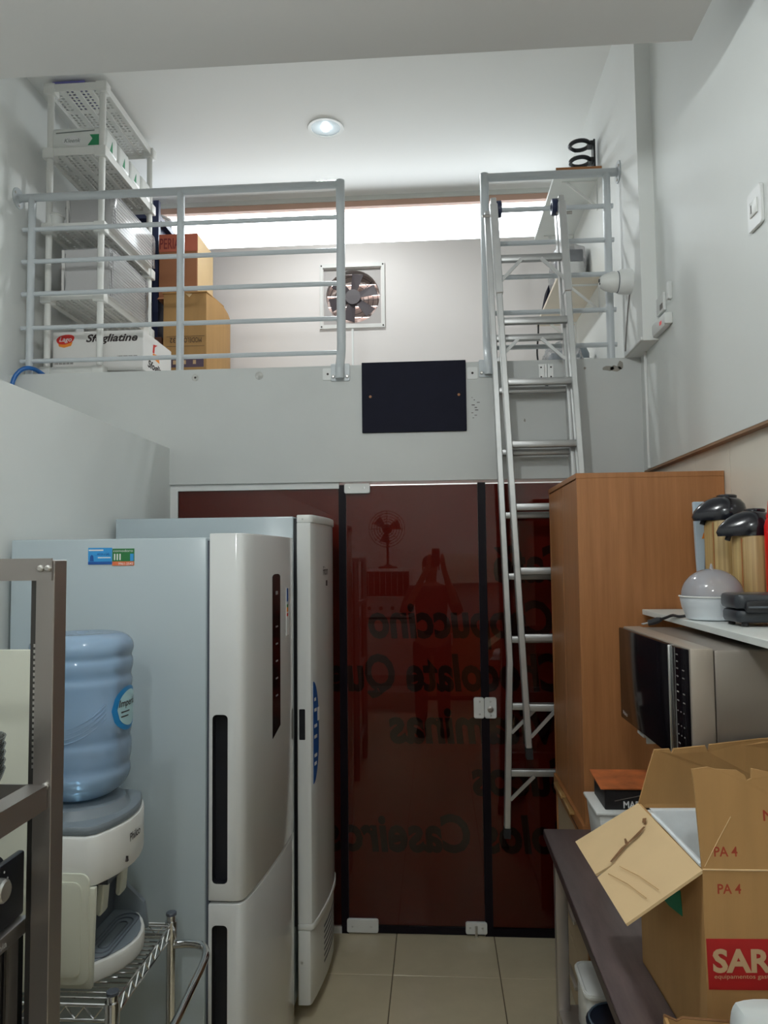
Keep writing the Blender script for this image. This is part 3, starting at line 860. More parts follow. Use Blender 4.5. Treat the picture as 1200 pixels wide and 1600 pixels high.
# navy metal shelving behind, boxes in front of the far wall
nv = thing('metal_shelving', 'dark navy metal shelving unit behind the white plastic one', 'shelving', (-1.87, 4.7, ZM))
for x in (-2.03, -1.70):
    for y in (4.47, 4.95):
        build('post', B().box(x - 0.018, x + 0.018, y - 0.016, y + 0.016, ZM, 3.93), NAVYM, nv)
for z in (2.72, 3.08, 3.47, 3.82):
    build('shelf', B().box(-2.046, -1.684, 4.456, 4.964, z, z + 0.03), NAVYM, nv)
build('side_panel', B().box(-1.722, -1.718, 4.48, 4.94, 3.10, 3.82), NAVYM, nv)
cw = thing('cable_coil', 'bundled grey wire coil lying on top of the navy metal shelving', 'coil', (-1.79, 4.75, 3.85))
for k in range(5):
    r = 0.075 - 0.004 * (k % 2)
    build('loop', B().tube([(-1.79 + r * math.cos(a), 4.75 + r * 1.1 * math.sin(a), 3.860 + k * 0.019 + 0.003 * math.sin(3 * a)) for a in [i * PI / 10 for i in range(20)]], 0.0095, 7, closed=True), mat('grey_coil', (0.6, 0.6, 0.6), 0.3), cw, smooth=True)

def carton(name, label, x0, x1, y0, y1, z0, z1, m, flaps=False):
    t = thing(name, label, 'box', ((x0 + x1) / 2, (y0 + y1) / 2, z0))
    build('body', B().box(x0, x1, y0, y1, z0, z1), m, t, bevel=0.003, seg=1)
    return t
mo = thing('cardboard_box', 'tan cardboard box with upside-down MODELO print on the mezzanine floor', 'box', (-1.46, 4.55, ZM))
bx0, bx1, by0, by1, bz1 = -1.585, -1.325, 4.285, 4.80, 3.272
# body with a bulging right side
pr = [(bx0, by0), (bx1, by0), (bx1 + 0.02, by0 + 0.13), (bx1 + 0.03, by0 + 0.26), (bx1 + 0.02, by0 + 0.39), (bx1, by1), (bx0, by1)]
build('body', B().prism(pr, 'Z', ZM + 0.001, bz1), CARD, mo, bevel=0.002, seg=1)
build('top_flap', B().slab([(bx0 - 0.004, by0 - 0.012, bz1 + 0.0005), (bx1 + 0.004, by0 - 0.012, bz1 + 0.0005), (bx1 + 0.03, by0 + 0.26, bz1 + 0.0005), (bx0, by0 + 0.26, bz1 + 0.0005)], 0.006), CARD, mo)
build('torn_corner', B().board([(bx1 - 0.13, by0 - 0.004, bz1), (bx1 - 0.10, by0 - 0.012, bz1 - 0.028), (bx1 - 0.085, by0 - 0.004, bz1 - 0.005)], 0.002), CARD_L, mo)
yy = by0 - 0.0006
text('lettering', 'MODELO', DARKINK, mo, (bx1 - 0.03, yy, 3.006), (-1, 0, 0), (0, 0, -1), height=0.042, width=0.105)
text('lettering', '32', DARKINK, mo, (bx0 + 0.075, yy, 3.006), (-1, 0, 0), (0, 0, -1), height=0.042, width=0.035)
pl_ = B(); pl_.box(bx0 + 0.02, bx1 - 0.012, yy, yy + 0.001, 3.014, 3.016); pl_.box(bx0 + 0.02, bx1 - 0.012, yy, yy + 0.001, 2.955, 2.957)
build('print_rule', pl_, DARKINK, mo)
build('print_block', B().box(bx0 + 0.03, bx1 - 0.016, yy, yy + 0.001, 2.83, 2.89), mat('box_print_violet', srgb(92, 76, 92), 0.7), mo)
for k in range(3):
    build('print_symbol', B().box(bx0 + 0.06 + k * 0.06, bx0 + 0.078 + k * 0.06, yy - 0.0005, yy + 0.001, 2.848, 2.872), KRAFTINK, mo)
for k in range(5):
    build('print_symbol', B().tube([(bx0 + 0.045 + k * 0.042 + 0.012 * math.cos(a), yy, 2.765 + 0.012 * math.sin(a)) for a in [i * PI / 6 for i in range(12)]], 0.0016, 4, closed=True), DARKINK, mo)
build('hand_hole', B().prism([(4.53, 2.68), (4.60, 2.86), (4.66, 2.80), (4.66, 2.70)], 'X', bx1 + 0.022, bx1 + 0.031), CARD_T, mo)

pe = thing('cardboard_box', 'reddish brown box lettered PERIA stacked upright below the strip window', 'box', (-1.54, 4.6, 3.28))
build('body', B().box(-1.665, -1.425, 4.42, 4.74, 3.2795, 3.695), CARD_D, pe, bevel=0.003, seg=1)
build('side_sheet', B().box(-1.425, -1.4235, 4.423, 4.737, 3.29, 3.69), CARD_L, pe)
build('print_band', B().box(-1.665, -1.425, 4.4185, 4.42, 3.585, 3.694), mat('red_brown_band', srgb(176, 92, 70), 0.75), pe)
text('lettering', 'PERIAL', mat('maroon_letters', srgb(120, 42, 40), 0.7), pe, (-1.66, 4.418, 3.603), (1, 0, 0), (0, 0, 1), height=0.095, width=0.148, bold=0.01)
build('bottom_flap', B().slab([(-1.665, 4.42, 3.30), (-1.425, 4.42, 3.30), (-1.41, 4.395, 3.281), (-1.665, 4.395, 3.281)], -0.003), CARD_D, pe)
sb = tag(build('cardboard_box', B().box(-1.675, -1.60, 4.30, 4.44, ZM + 0.001, 3.02), mat('dark_brown_card', srgb(96, 62, 50), 0.8), bevel=0.003, seg=1), 'narrow dark brown carton squeezed between the two shelving units', 'box')

# ---- right side of the mezzanine: two wall shelves and what lies on them
def wall_shelf(label, z, x0, y0, y1, under):
    t = thing('wall_shelf', label, 'shelf', ((x0 + XM) / 2, (y0 + y1) / 2, z), 'white wall shelves on the mezzanine')
    build('board', B().box(x0, XM, y0, y1, z, z + 0.018), under, t)
    build('edge_band', B().box(x0, XM, y0 - 0.002, y0, z, z + 0.018), WOODE, t)
    for y in (y0 + 0.12, y1 - 0.06):
        br = build('bracket', B().box(x0 + 0.05, XM, y - 0.008, y + 0.008, z - 0.006, z), WHITEP, t)
        build('strut', B().bar((x0 + 0.08, y, z - 0.008), (XM - 0.004, y, z - 0.14), 0.012, 0.008), WHITEP, br)
        build('upright', B().box(XM - 0.006, XM, y - 0.008, y + 0.008, z - 0.16, z - 0.006), WHITEP, br)
wall_shelf('upper of the two wall shelves on the mezzanine right wall', 3.705, 0.655, 3.88, 4.74, SHELFW)
wall_shelf('lower of the two wall shelves on the mezzanine right wall', 3.148, 0.655, 3.90, 4.74, mat('cream_melamine', srgb(226, 214, 196), 0.45))
rh = thing('ring_holder', 'black double ring holder standing on the upper mezzanine shelf', 'holder', (0.86, 3.96, 3.724))
build('back_plate', B().box(0.862, 0.872, 3.93, 3.99, 3.7235, 3.90), BLACK, rh, bevel=0.002, seg=1)
for z in (3.792, 3.882):
    for_arm = build('arm', B().box(0.84, 0.864, 3.935, 3.985, z - 0.012, z + 0.012), BLACK, rh)
    build('ring', B().tube([(0.795 + 0.05 * math.cos(a), 3.96 + 0.05 * math.sin(a), z) for a in [i * PI / 12 for i in range(24)]], 0.011, 8, closed=True), BLACK, rh, smooth=True)

def blob(x0, x1, y0, y1, z0, z1, amp, seed, n=14):
    """crumpled bag: rounded box surface pushed in and out"""
    rnd = random.Random(seed)
    bm = bmesh.new()
    bmesh.ops.create_cube(bm, size=2.0)
    bmesh.ops.subdivide_edges(bm, edges=bm.edges[:], cuts=n, use_grid_fill=True)
    ph = [rnd.uniform(3, 9) for _ in range(9)]
    b = B()
    for v in bm.verts:
        p = v.co.copy()
        q = p.normalized() * (0.55 + 0.45 * max(abs(p.x), abs(p.y), abs(p.z)) / p.length * 1.2)
        p = p.lerp(q * 1.15, 0.55)
        d = amp * (math.sin(p.x * ph[0] + p.z * ph[1]) + math.sin(p.y * ph[2] + p.x * ph[3]) + 0.6 * math.sin(p.z * ph[4] * 2 + p.y * ph[5]))
        p = p + v.co.normalized() * d
        if p.z < -0.93: p.z = -0.93
        b.v.append(Vector((x0 + (p.x + 1) / 2 * (x1 - x0), y0 + (p.y + 1) / 2 * (y1 - y0), z0 + (p.z + 0.93) / 1.93 * (z1 - z0))))
    bm.verts.index_update()
    b.f = [tuple(v.index for v in f.verts) for f in bm.faces]
    bm.free()
    return b
ba = thing('bagged_appliance', 'grey and white appliance in a clear bag on the lower mezzanine shelf', 'appliance', (0.78, 4.32, 3.166))
build('housing', B().box(0.72, 0.86, 4.22, 4.42, 3.1665, 3.36), WHITEP, ba, bevel=0.015)
build('dark_top', B().box(0.725, 0.855, 4.225, 4.415, 3.36, 3.43), GREYP_D, ba, bevel=0.01)
build('clear_bag', blob(0.69, 0.88, 4.19, 4.46, 3.1665, 3.47, 0.02, 3), CLEARBAG, ba, smooth=True)
bk = tag(build('black_case', B().prism([(0.665, 3.1665), (0.72, 3.1665), (0.76, 3.33), (0.70, 3.33)], 'Y', 4.50, 4.66), NAVYB, bevel=0.006), 'slanted dark case leaning at the window end of the lower mezzanine shelf', 'case')
tag(build('power_cable', B().tube(smooth_path([(0.672, 4.60, 3.18), (0.650, 4.60, 3.14), (0.648, 4.62, 3.06), (0.640, 4.63, 2.95), (0.647, 4.62, 2.85), (0.640, 4.60, 2.72), (0.650, 4.55, ZM + 0.006), (0.70, 4.45, ZM + 0.006)], 6), 0.0055, 7), RUBBER, smooth=True), 'black cable hanging from the lower mezzanine shelf to the floor', 'cable')
wr1 = thing('bagged_bundle', 'glassware wrapped in clear plastic on the mezzanine floor behind the ladder', 'bundle', (0.68, 3.95, ZM))
build('contents', blob(0.60, 0.74, 3.87, 4.03, ZM + 0.002, ZM + 0.15, 0.03, 12, 10), GREYP, wr1, smooth=True)
build('clear_bag', blob(0.585, 0.765, 3.85, 4.05, ZM + 0.001, ZM + 0.19, 0.05, 5), CLEARBAG, wr1, smooth=True)
wr2 = thing('appliance', 'white machine with a grey round top below the mezzanine wall shelves', 'appliance', (0.80, 4.2, ZM))
build('base', B().box(0.75, 0.87, 4.08, 4.30, ZM + 0.001, ZM + 0.16), WHITEP, wr2, bevel=0.012)
build('dome', B().lathe([(0.06, ZM + 0.16), (0.06, ZM + 0.20), (0.045, ZM + 0.235), (0.0, ZM + 0.25)], (0.80, 4.17, 0), 18), GREYP, wr2, smooth=True)
build('cord', B().tube(smooth_path([(0.872, 4.10, ZM + 0.13), (0.876, 4.05, ZM + 0.09), (0.86, 4.02, ZM + 0.05), (0.84, 4.0, ZM + 0.012)], 5), 0.006, 6), RUBBER, wr2)

# ---- devices on the right walls
al = thing('alarm_siren', 'white round alarm siren sticking out from the mezzanine right wall', 'siren', (XM, 3.40, 2.925))
build('base', B().lathe([(0.055, 0), (0.056, -0.012), (0.054, -0.05), (0.05, -0.058)], (XM, 3.385, 2.925), 24, 'X'), PVC, al, smooth=True)
build('head', B().lathe([(0.045, -0.060), (0.046, -0.085), (0.036, -0.118), (0.022, -0.138), (0.0, -0.14)], (XM, 3.385, 2.925), 24, 'X'), WHITEP, al, smooth=True)
build('sensor', B().lathe([(0.009, -0.1395), (0.007, -0.1425)], (XM, 3.381, 2.932), 10, 'X'), BLACK, al)
build('sensor', B().lathe([(0.005, -0.1385), (0.004, -0.1415)], (XM, 3.372, 2.915), 8, 'X'), BLACK, al)
build('seam', B().lathe([(0.0475, -0.057), (0.0475, -0.061)], (XM, 3.385, 2.925), 20, 'X'), GREYP_D, al)
build('wire', B().tube(smooth_path([(XM - 0.004, 3.40, 2.87), (XM - 0.004, 3.44, 2.80), (XM - 0.004, 3.48, 2.70), (XM - 0.004, 3.50, 2.64)], 4), 0.003, 6), GREYINK, al)
el = thing('emergency_light', 'white wall device with a small red light beside the mezzanine', 'device', (XR, 3.19, 2.62))
build('housing', B().box(XR - 0.03, XR, 3.04, 3.215, 2.617, 2.672), PVC, el, bevel=0.010)
build('indicator', B().box(XR - 0.0315, XR - 0.029, 3.075, 3.10, 2.634, 2.648), LEDR, el)
build('end_cap', B().box(XR - 0.032, XR, 3.025, 3.04, 2.622, 2.667), WHITEP, el, bevel=0.004)
cbx = thing('junction_box', 'open white junction box above the device with the red light', 'box', (XR, 3.1, 2.72))
cb_ = build('plate', B().box(XR - 0.012, XR, 3.10, 3.20, 2.70, 2.775), PVC, cbx, bevel=0.003)
build('opening', B().box(XR - 0.0125, XR - 0.0115, 3.112, 3.15, 2.712, 2.735), GREYINK, cb_)
build('cover', B().box(XR - 0.018, XR, 3.02, 3.045, 2.72, 2.79), PVC, cbx, bevel=0.003)
sw = thing('light_switch', 'white square switch plate high on the right wall', 'switch', (XR, 2.226, 2.66))
swp = build('plate', B().prism(rrect(2.178, 2.272, 2.652, 2.770, 0.012), 'X', XR - 0.010, XR), PVC, sw, bevel=0.002, seg=1)
build('rocker', B().box(XR - 0.014, XR - 0.009, 2.200, 2.250, 2.690, 2.735), WHITEP, swp, bevel=0.002)
build('rocker_slot', B().box(XR - 0.0145, XR - 0.0135, 2.232, 2.240, 2.70, 2.725), GREYINK, swp)
hs = tag(build('hose', B().tube(smooth_path([(-2.02, 3.44, 2.232 + 0.012), (-2.02, 3.44, 2.45), (-2.01, 3.445, 2.56), (-1.99, 3.46, 2.612), (-1.96, 3.475, 2.634), (-1.94, 3.52, 2.637), (-1.93, 3.60, 2.622)], 6), 0.0105, 10), HOSE, smooth=True), 'blue hose curling over the left end of the beam', 'hose')

# ================================================================== LEFT SIDE OF THE ROOM: refrigerators
fr1 = thing('refrigerator', 'nearer white two-door refrigerator with black handle slots and side stickers', 'refrigerator', (-0.90, 2.45, 0))
FX0, FX1, FY0, FY1 = -1.238, -0.656, 2.13, 2.735
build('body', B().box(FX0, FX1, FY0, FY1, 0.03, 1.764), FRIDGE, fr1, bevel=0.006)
build('kick_plate', B().box(FX1 - 0.10, FX1 + 0.01, FY0 + 0.02, FY1 - 0.02, 0.0, 0.03), GREYP_D, fr1)
build('gasket', B().box(FX1, FX1 + 0.008, FY0 + 0.012, FY1 - 0.012, 0.07, 1.755), GREYP_D, fr1)
prof1 = [(-0.648, FY0), (-0.572, FY0), (-0.560, FY0 + 0.003), (-0.551, FY0 + 0.012), (-0.545, FY0 + 0.03), (-0.536, 2.22), (-0.527, 2.31), (-0.5195, 2.40), (-0.5145, 2.48), (-0.511, 2.56), (-0.510, 2.63), (-0.5125, 2.69), (-0.522, 2.72), (-0.54, 2.735), (-0.648, 2.735)]
def fdoor(z0, z1, hz0, hz1, name):
    d = build(name, B().prism(prof1, 'Z', z0, z1), FRIDGE_F, fr1, bevel=0.004, sharp=60)
    hx0, hx1 = -0.637, -0.593
    cut(d, B().prism(rrect(hx0, hx1, hz0, hz1, 0.012), 'Y', FY0 - 0.01, FY0 + 0.04))
    for p in d.data.polygons: p.use_smooth = True
    try: d.data.set_sharp_from_angle(angle=math.radians(30))
    except Exception: pass
    h = build('handle_recess', B().prism(rrect(hx0, hx1, hz0, hz1, 0.012), 'Y', FY0 + 0.030, FY0 + 0.0398), BLACK, d)
    lin = B()
    pts = rrect(hx0 + 0.0006, hx1 - 0.0006, hz0 + 0.0006, hz1 - 0.0006, 0.0115)
    m = len(pts)
    lin.add([(p[0], y, p[1]) for y in (FY0 + 0.0008, FY0 + 0.030) for p in pts], [(i, (i + 1) % m, (i + 1) % m + m, i + m) for i in range(m)])
    build('handle_liner', lin, BLACK, d)
    return d
dU = fdoor(0.749, 1.776, 0.796, 1.262, 'upper_door')
dL = fdoor(0.06, 0.741, 0.20, 0.684, 'lower_door')

def on_profile(prof, y, off=0.0012):
    for i in range(len(prof) - 1):
        a, b = prof[i], prof[i + 1]
        if a[1] <= y <= b[1] and b[1] > a[1]:
            t = (y - a[1]) / (b[1] - a[1])
            return a[0] + (b[0] - a[0]) * t + off
    return prof[-1][0]
def decal(name, prof, ya, yb, zlo, zhi, m, parent, n=12, off=0.0012):
    b = B()
    for k in range(n + 1):
        y = ya + (yb - ya) * k / n
        x = on_profile(prof, y, off)
        b.v += [Vector((x, y, zlo(k / n))), Vector((x, y, zhi(k / n)))]
    b.f = [(2 * k, 2 * k + 2, 2 * k + 3, 2 * k + 1) for k in range(n)]
    # give it thickness
    nv = len(b.v)
    b.v += [v - Vector((off * 0.9, 0, 0)) for v in b.v]
    b.f += [(f[3] + nv, f[2] + nv, f[1] + nv, f[0] + nv) for f in b.f[:]]
    b.f += [(0, 1, 1 + nv, nv), (2 * n, 2 * n + nv, 2 * n + 1 + nv, 2 * n + 1)]
    for k in range(n):
        b.f += [(2 * k + 2, 2 * k, 2 * k + nv, 2 * k + 2 + nv), (2 * k + 1, 2 * k + 3, 2 * k + 3 + nv, 2 * k + 1 + nv)]
    return build(name, b, m, parent)
cp = decal('control_panel', prof1, 2.385, 2.475, lambda t: 1.135 + 0.025 * t, lambda t: 1.652 - 0.008 * abs(2 * t - 1) ** 4, BLACKG, dU)
for k in range(6):
    z = 1.585 - k * 0.055 - (0.05 if k > 0 else 0)
    decal('panel_icon', prof1, 2.420, 2.444, lambda t, z=z: z, lambda t, z=z: z + (0.012 if k == 0 else 0.005), GREYINK, cp, 2, 0.0018)
decal('energy_label', prof1, 2.56, 2.60, lambda t: 1.44, lambda t: 1.60, mat('label_white', (0.7, 0.72, 0.73), 0.4), dU, 3)
for z0, z1, m in ((1.555, 1.60, DBLUE), (1.535, 1.545, DGREEN), (1.52, 1.535, ORANGE), (1.505, 1.515, LOGORED)):
    decal('label_print', prof1, 2.562, 2.585, lambda t, z0=z0: z0, lambda t, z1=z1: z1, m, dU, 2, 0.0018)
# magnets on the side
sk = build('blue_sticker', B().box(-1.005, -0.934, FY0 - 0.0012, FY0, 1.690, 1.738), BLUE, fr1)
tag(sk, 'small blue advertising magnet')
build('sticker_band', B().box(-1.005, -0.934, FY0 - 0.0016, FY0 - 0.0011, 1.690, 1.698), DBLUE, sk)
build('sticker_figure', B().prism([(-1.000, 1.699), (-0.988, 1.699), (-0.990, 1.715), (-0.995, 1.718), (-0.999, 1.712)], 'Y', FY0 - 0.0016, FY0 - 0.0011), DBLUE, sk)
text('lettering', 'AGUA e GAS', DBLUE, sk, (-0.978, FY0 - 0.0017, 1.716), (1, 0, 0), (0, 0, 1), height=0.011, width=0.036)
build('sticker_line', B().box(-0.976, -0.938, FY0 - 0.0016, FY0 - 0.0011, 1.708, 1.711), WHITEINK, sk)
build('sticker_line', B().box(-1.003, -0.96, FY0 - 0.0016, FY0 - 0.0011, 1.729, 1.733), WHITEINK, sk)
sg = build('green_sticker', B().box(-0.933, -0.868, FY0 - 0.0012, FY0, 1.686, 1.735), DGREEN, fr1)
tag(sg, 'small green advertising magnet with an orange lower band')
build('sticker_band', B().box(-0.933, -0.868, FY0 - 0.0016, FY0 - 0.0011, 1.686, 1.698), mat('sticker_orange', srgb(214, 112, 70), 0.5), sg)
build('sticker_panel', B().box(-0.880, -0.870, FY0 - 0.0016, FY0 - 0.0011, 1.699, 1.720), BLUE, sg)
text('lettering', 'comodoro', WHITEINK, sg, (-0.930, FY0 - 0.0017, 1.7255), (1, 0, 0), (0, 0, 1), height=0.010, width=0.058)
text('lettering', '9961-2542', WHITEINK, sg, (-0.915, FY0 - 0.0017, 1.688), (1, 0, 0), (0, 0, 1), height=0.010, width=0.044)
for k in range(3):
    build('sticker_line', B().box(-0.928 + k * 0.008, -0.924 + k * 0.008, FY0 - 0.0016, FY0 - 0.0011, 1.702, 1.720), WHITEINK, sg)

# far freezer
fz = thing('freezer', 'taller white upright freezer with a blue oval label beside the glass door', 'freezer', (-0.88, 3.1, 0))
ZX0, ZX1, ZY0, ZY1 = -1.238, -0.541, 2.85, 3.40
build('body', B().box(ZX0, ZX1, ZY0, ZY1, 0.06, 1.862), FRIDGE, fz, bevel=0.005)
for x in (-1.18, -0.58):
    for y in (2.90, 3.34):
        build('foot', B().cyl((x, y, 0), (x, y, 0.062), 0.02, 10), RUBBER, fz)
build('gasket', B().box(ZX1, -0.528, ZY0 + 0.006, ZY1 - 0.01, 0.34, 1.855), BLACK, fz)
prof2 = [(-0.528, ZY0), (-0.486, ZY0), (-0.4765, ZY0 + 0.004), (-0.471, ZY0 + 0.015), (-0.462, 2.92), (-0.452, 3.00), (-0.445, 3.08), (-0.4425, 3.16), (-0.444, 3.24), (-0.452, 3.31), (-0.468, 3.36), (-0.50, 3.39), (-0.528, 3.395)]
dF = build('door', B().prism(prof2, 'Z', 0.352, 1.838), FRIDGE_F, fz, bevel=0.002, seg=1, sharp=60)
cut(dF, B().prism(rrect(-0.521, -0.498, 1.022, 1.136, 0.004), 'Y', ZY0 - 0.01, ZY0 + 0.02))
for p in dF.data.polygons: p.use_smooth = True
try: dF.data.set_sharp_from_angle(angle=math.radians(30))
except Exception: pass
build('handle_recess', B().box(-0.5208, -0.4982, ZY0 + 0.001, ZY0 + 0.0195, 1.0222, 1.1358), BLACK, dF)
cap = [(x + (0.004 if x > -0.52 else 0), y - 0.001 if i < 2 else y) for i, (x, y) in enumerate(prof2)]
build('door_cap', B().prism(cap, 'Z', 1.838, 1.868), WHITEP, dF, bevel=0.004, sharp=60)
build('door_skirt', B().prism(cap, 'Z', 0.330, 0.352), WHITEP, dF, bevel=0.003, sharp=60)
base = build('base_panel', B().prism([(x - 0.006 if x > -0.52 else x, y) for x, y in prof2], 'Z', 0.062, 0.328), WHITEP, fz, bevel=0.003, sharp=60)
for k in range(7):
    z = 0.13 + k * 0.022
    decal('vent_slot', [(x - 0.006, y) for x, y in prof2], 3.02, 3.30, lambda t, z=z: z, lambda t, z=z: z + 0.008, GREYP_D, base, 6)
build('screw', B().lathe([(0.007, 0), (0.005, -0.003)], (-0.513, ZY0, 0.215), 8, 'Y'), STEEL_L, base)
build('cap_screw', B().lathe([(0.004, 0), (0.003, -0.002)], (-0.505, ZY0 - 0.001, 1.852), 8, 'Y'), STEEL_L, dF)
# half-oval label: straight along the near edge, bulging towards the far side
ov = decal('oval_label', prof2, 2.868, 2.935, lambda t: 1.045 - 0.19 * math.sqrt(max(0, 1 - t * t)), lambda t: 1.045 + 0.19 * math.sqrt(max(0, 1 - t * t)), DBLUE, dF, 14)
tag(ov, 'blue oval label')
for z, w in ((1.16, .02), (1.12, .025), (1.06, .03), (1.02, .03), (0.95, .03), (0.92, .025)):
    decal('label_print', prof2, 2.878, 2.878 + w, lambda t, z=z: z, lambda t, z=z: z + 0.012, WHITEINK, ov, 3, 0.0018)
decal('label_badge', prof2, 2.915, 2.94, lambda t: 1.08, lambda t: 1.13, WHITEINK, ov, 3, 0.0018)
text('brand_lettering', 'Fricon', DARKINK, dF, (-0.4505, 3.005, 1.635), (0.08, 1, 0), (0, 0, 1), height=0.05, width=0.085, shear=0.3, bold=0.01)
decal('brand_mark', prof2, 3.055, 3.08, lambda t: 1.59, lambda t: 1.612, DARKINK, dF, 2)

# ================================================================== water dispenser on the chrome cart
cart = thing('wire_cart', 'chrome wire shelf cart with a bent push handle under the water dispenser', 'cart', (-0.95, 1.86, 0))
CX0, CX1, CY0, CY1 = -1.19, -0.722, 1.675, 2.045
for x in (CX0, CX1):
    for y in (CY0, CY1):
        p = build('post', B().cyl((x, y, 0.035), (x, y, 0.755), 0.0125, 12), CHROME, cart, smooth=True)
        for z in (0.20, 0.69):
            build('collar', B().lathe([(0.0165, z), (0.0165, z + 0.045)], (x, y, 0), 12), CHROME, p, smooth=True)
        build('post_cap', B().lathe([(0.0140, 0.750), (0.0140, 0.756), (0.0125, 0.7575)], (x, y, 0), 12), GREYP_D, p)
        build('caster', B().lathe([(0.012, -0.012), (0.030, -0.010), (0.030, 0.010), (0.012, 0.012)], (x, y, 0.030), 14, 'Y'), RUBBER, p, smooth=True)
def wire_shelf(z):
    s = build('shelf_frame', B().tube([(CX0, CY0, z), (CX1, CY0, z), (CX1, CY1, z), (CX0, CY1, z)], 0.004, 7, closed=True), CHROME, cart)
    build('shelf_rail', B().tube([(CX0, CY0, z - 0.032), (CX1, CY0, z - 0.032), (CX1, CY1, z - 0.032), (CX0, CY1, z - 0.032)], 0.004, 7, closed=True), CHROME, s)
    def zig(p, q, n):
        p, q = Vector(p), Vector(q)
        return [p.lerp(q, i / n) + Vector((0, 0, -0.003 if i % 2 else -0.029)) for i in range(n + 1)]
    build('truss_wire', B().tube(zig((CX0, CY0, z), (CX1, CY0, z), 22), 0.0026, 5), CHROME, s)
    build('truss_wire', B().tube(zig((CX1, CY0, z), (CX1, CY1, z), 18), 0.0026, 5), CHROME, s)
    build('truss_wire', B().tube(zig((CX1, CY1, z), (CX0, CY1, z), 22), 0.0026, 5), CHROME, s)
    w = None
    for k in range(17):
        y = CY0 + 0.02 + k * (CY1 - CY0 - 0.04) / 16
        if w is None:
            w = build('shelf_wire', B().cyl((CX0, y, z + 0.004), (CX1, y, z + 0.004), 0.0022, 6), CHROME, s)
        else:
            c = w.copy(); COL.objects.link(c); c.parent = s; c.location = (0, y - CY0 - 0.02, 0)
    for x in (CX0 + 0.15, CX0 + 0.31):
        build('cross_wire', B().cyl((x, CY0, z - 0.003), (x, CY1, z - 0.003), 0.003, 6), CHROME, s)
wire_shelf(0.725)
wire_shelf(0.235)
hp = smooth_path([(CX1, CY1, 0.672), (CX1 + 0.05, CY1, 0.676), (CX1 + 0.09, CY1 - 0.01, 0.674), (CX1 + 0.108, CY1 - 0.05, 0.666), (CX1 + 0.108, CY1 - 0.15, 0.650), (CX1 + 0.108, CY0 + 0.05, 0.636), (CX1 + 0.09, CY0 + 0.01, 0.634), (CX1 + 0.05, CY0, 0.634), (CX1, CY0, 0.634)], 6)
build('push_handle', B().tube(hp, 0.0105, 12), CHROME, cart, smooth=True)

ZT = 0.7312
wd = thing('water_dispenser', 'white countertop water dispenser with grey top and two levers', 'dispenser', (-0.88, 1.87, ZT))
DX0, DX1, DY0, DY1 = -1.06, -0.752, 1.72, 2.02
# plan of the head: front (right) edge bowed out
def bow(x0, x1, y0, y1, r=0.03, bulge=0.035):
    pts = [(x0, y0)]
    pts += [(x1 - bulge - 0.02, y0)]
    for k in range(9):
        t = k / 8
        y = y0 + 0.012 + (y1 - y0 - 0.024) * t
        pts.append((x1 - bulge * (2 * t - 1) ** 2, y))
    pts += [(x1 - bulge - 0.02, y1), (x0, y1)]
    return pts
head = B()
build('head', B().prism(bow(DX0, DX1, DY0, DY1), 'Z', 0.955, 1.068), WHITEP, wd, bevel=0.008)
build('top_cover', B().prism(bow(DX0 + 0.004, DX1 - 0.004, DY0 + 0.004, DY1 - 0.004), 'Z', 1.068, 1.090), GREYP, wd, bevel=0.007)
build('bottle_seat', B().lathe([(0.120, 1.089), (0.108, 1.110), (0.084, 1.119), (0.034, 1.1075)], (-0.895, 1.87, 0), 30), GREYP, wd, smooth=True)
body = build('body', B().box(DX0, DX1 - 0.115, DY0, DY1, ZT + 0.001, 0.955), CREAMP, wd, bevel=0.008)
build('side_panel', B().prism(rrect(DX0 + 0.03, DX1 - 0.044, ZT + 0.012, 0.990, 0.022), 'Y', DY0 - 0.006, DY0), CREAMP, body, bevel=0.004)
build('side_inset', B().prism(rrect(DX0 + 0.05, DX1 - 0.062, ZT + 0.030, 0.972, 0.018), 'Y', DY0 - 0.010, DY0 - 0.006), CREAMP, body, bevel=0.003)
for ya, yb in ((DY0, DY0 + 0.016), (DY1 - 0.016, DY1)):
    build('alcove_cheek', B().prism(([(DX1 - 0.12, ZT + 0.001), (DX1 - 0.040, ZT + 0.001), (DX1 - 0.034, 0.955), (DX1 - 0.12, 0.955)] if ya == DY0 else [(DX1 - 0.12, ZT + 0.001), (DX1 - 0.02, ZT + 0.001), (DX1 - 0.03, 0.80), (DX1 - 0.075, 0.84), (DX1 - 0.09, 0.88), (DX1 - 0.085, 0.955), (DX1 - 0.12, 0.955)]), 'Y', ya, yb), CREAMP if ya == DY0 else GREYP, body, bevel=0.003)
build('alcove_back', B().box(DX1 - 0.115, DX1 - 0.110, DY0 + 0.016, DY1 - 0.016, ZT + 0.02, 0.955), GREYP_D, body)
build('spout_block', B().box(DX1 - 0.11, DX1 - 0.03, DY0 + 0.06, DY1 - 0.06, 0.938, 0.955), GREYP_D, wd)
tray = build('drip_tray', B().prism(bow(DX1 - 0.118, DX1 + 0.012, DY0 + 0.012, DY1 - 0.004, bulge=0.055), 'Z', ZT + 0.001, ZT + 0.044), WHITEP, wd, bevel=0.006)
build('tray_top', B().prism(bow(DX1 - 0.112, DX1 + 0.004, DY0 + 0.020, DY1 - 0.012, bulge=0.052), 'Z', ZT + 0.044, ZT + 0.048), GREYP, tray, bevel=0.002, seg=1)
for k in range(3):
    a, b_ = 0.03 - k * 0.009, 0.11 - k * 0.022
    c = (DX1 - 0.055, 1.873)
    build('tray_groove', B().tube([(c[0] + p[0], c[1] + p[1], ZT + 0.0485) for p in rrect(-a, a, -b_, b_, min(a, b_) * .95, 5)], 0.0022, 5, closed=True), GREYP_D, tray)
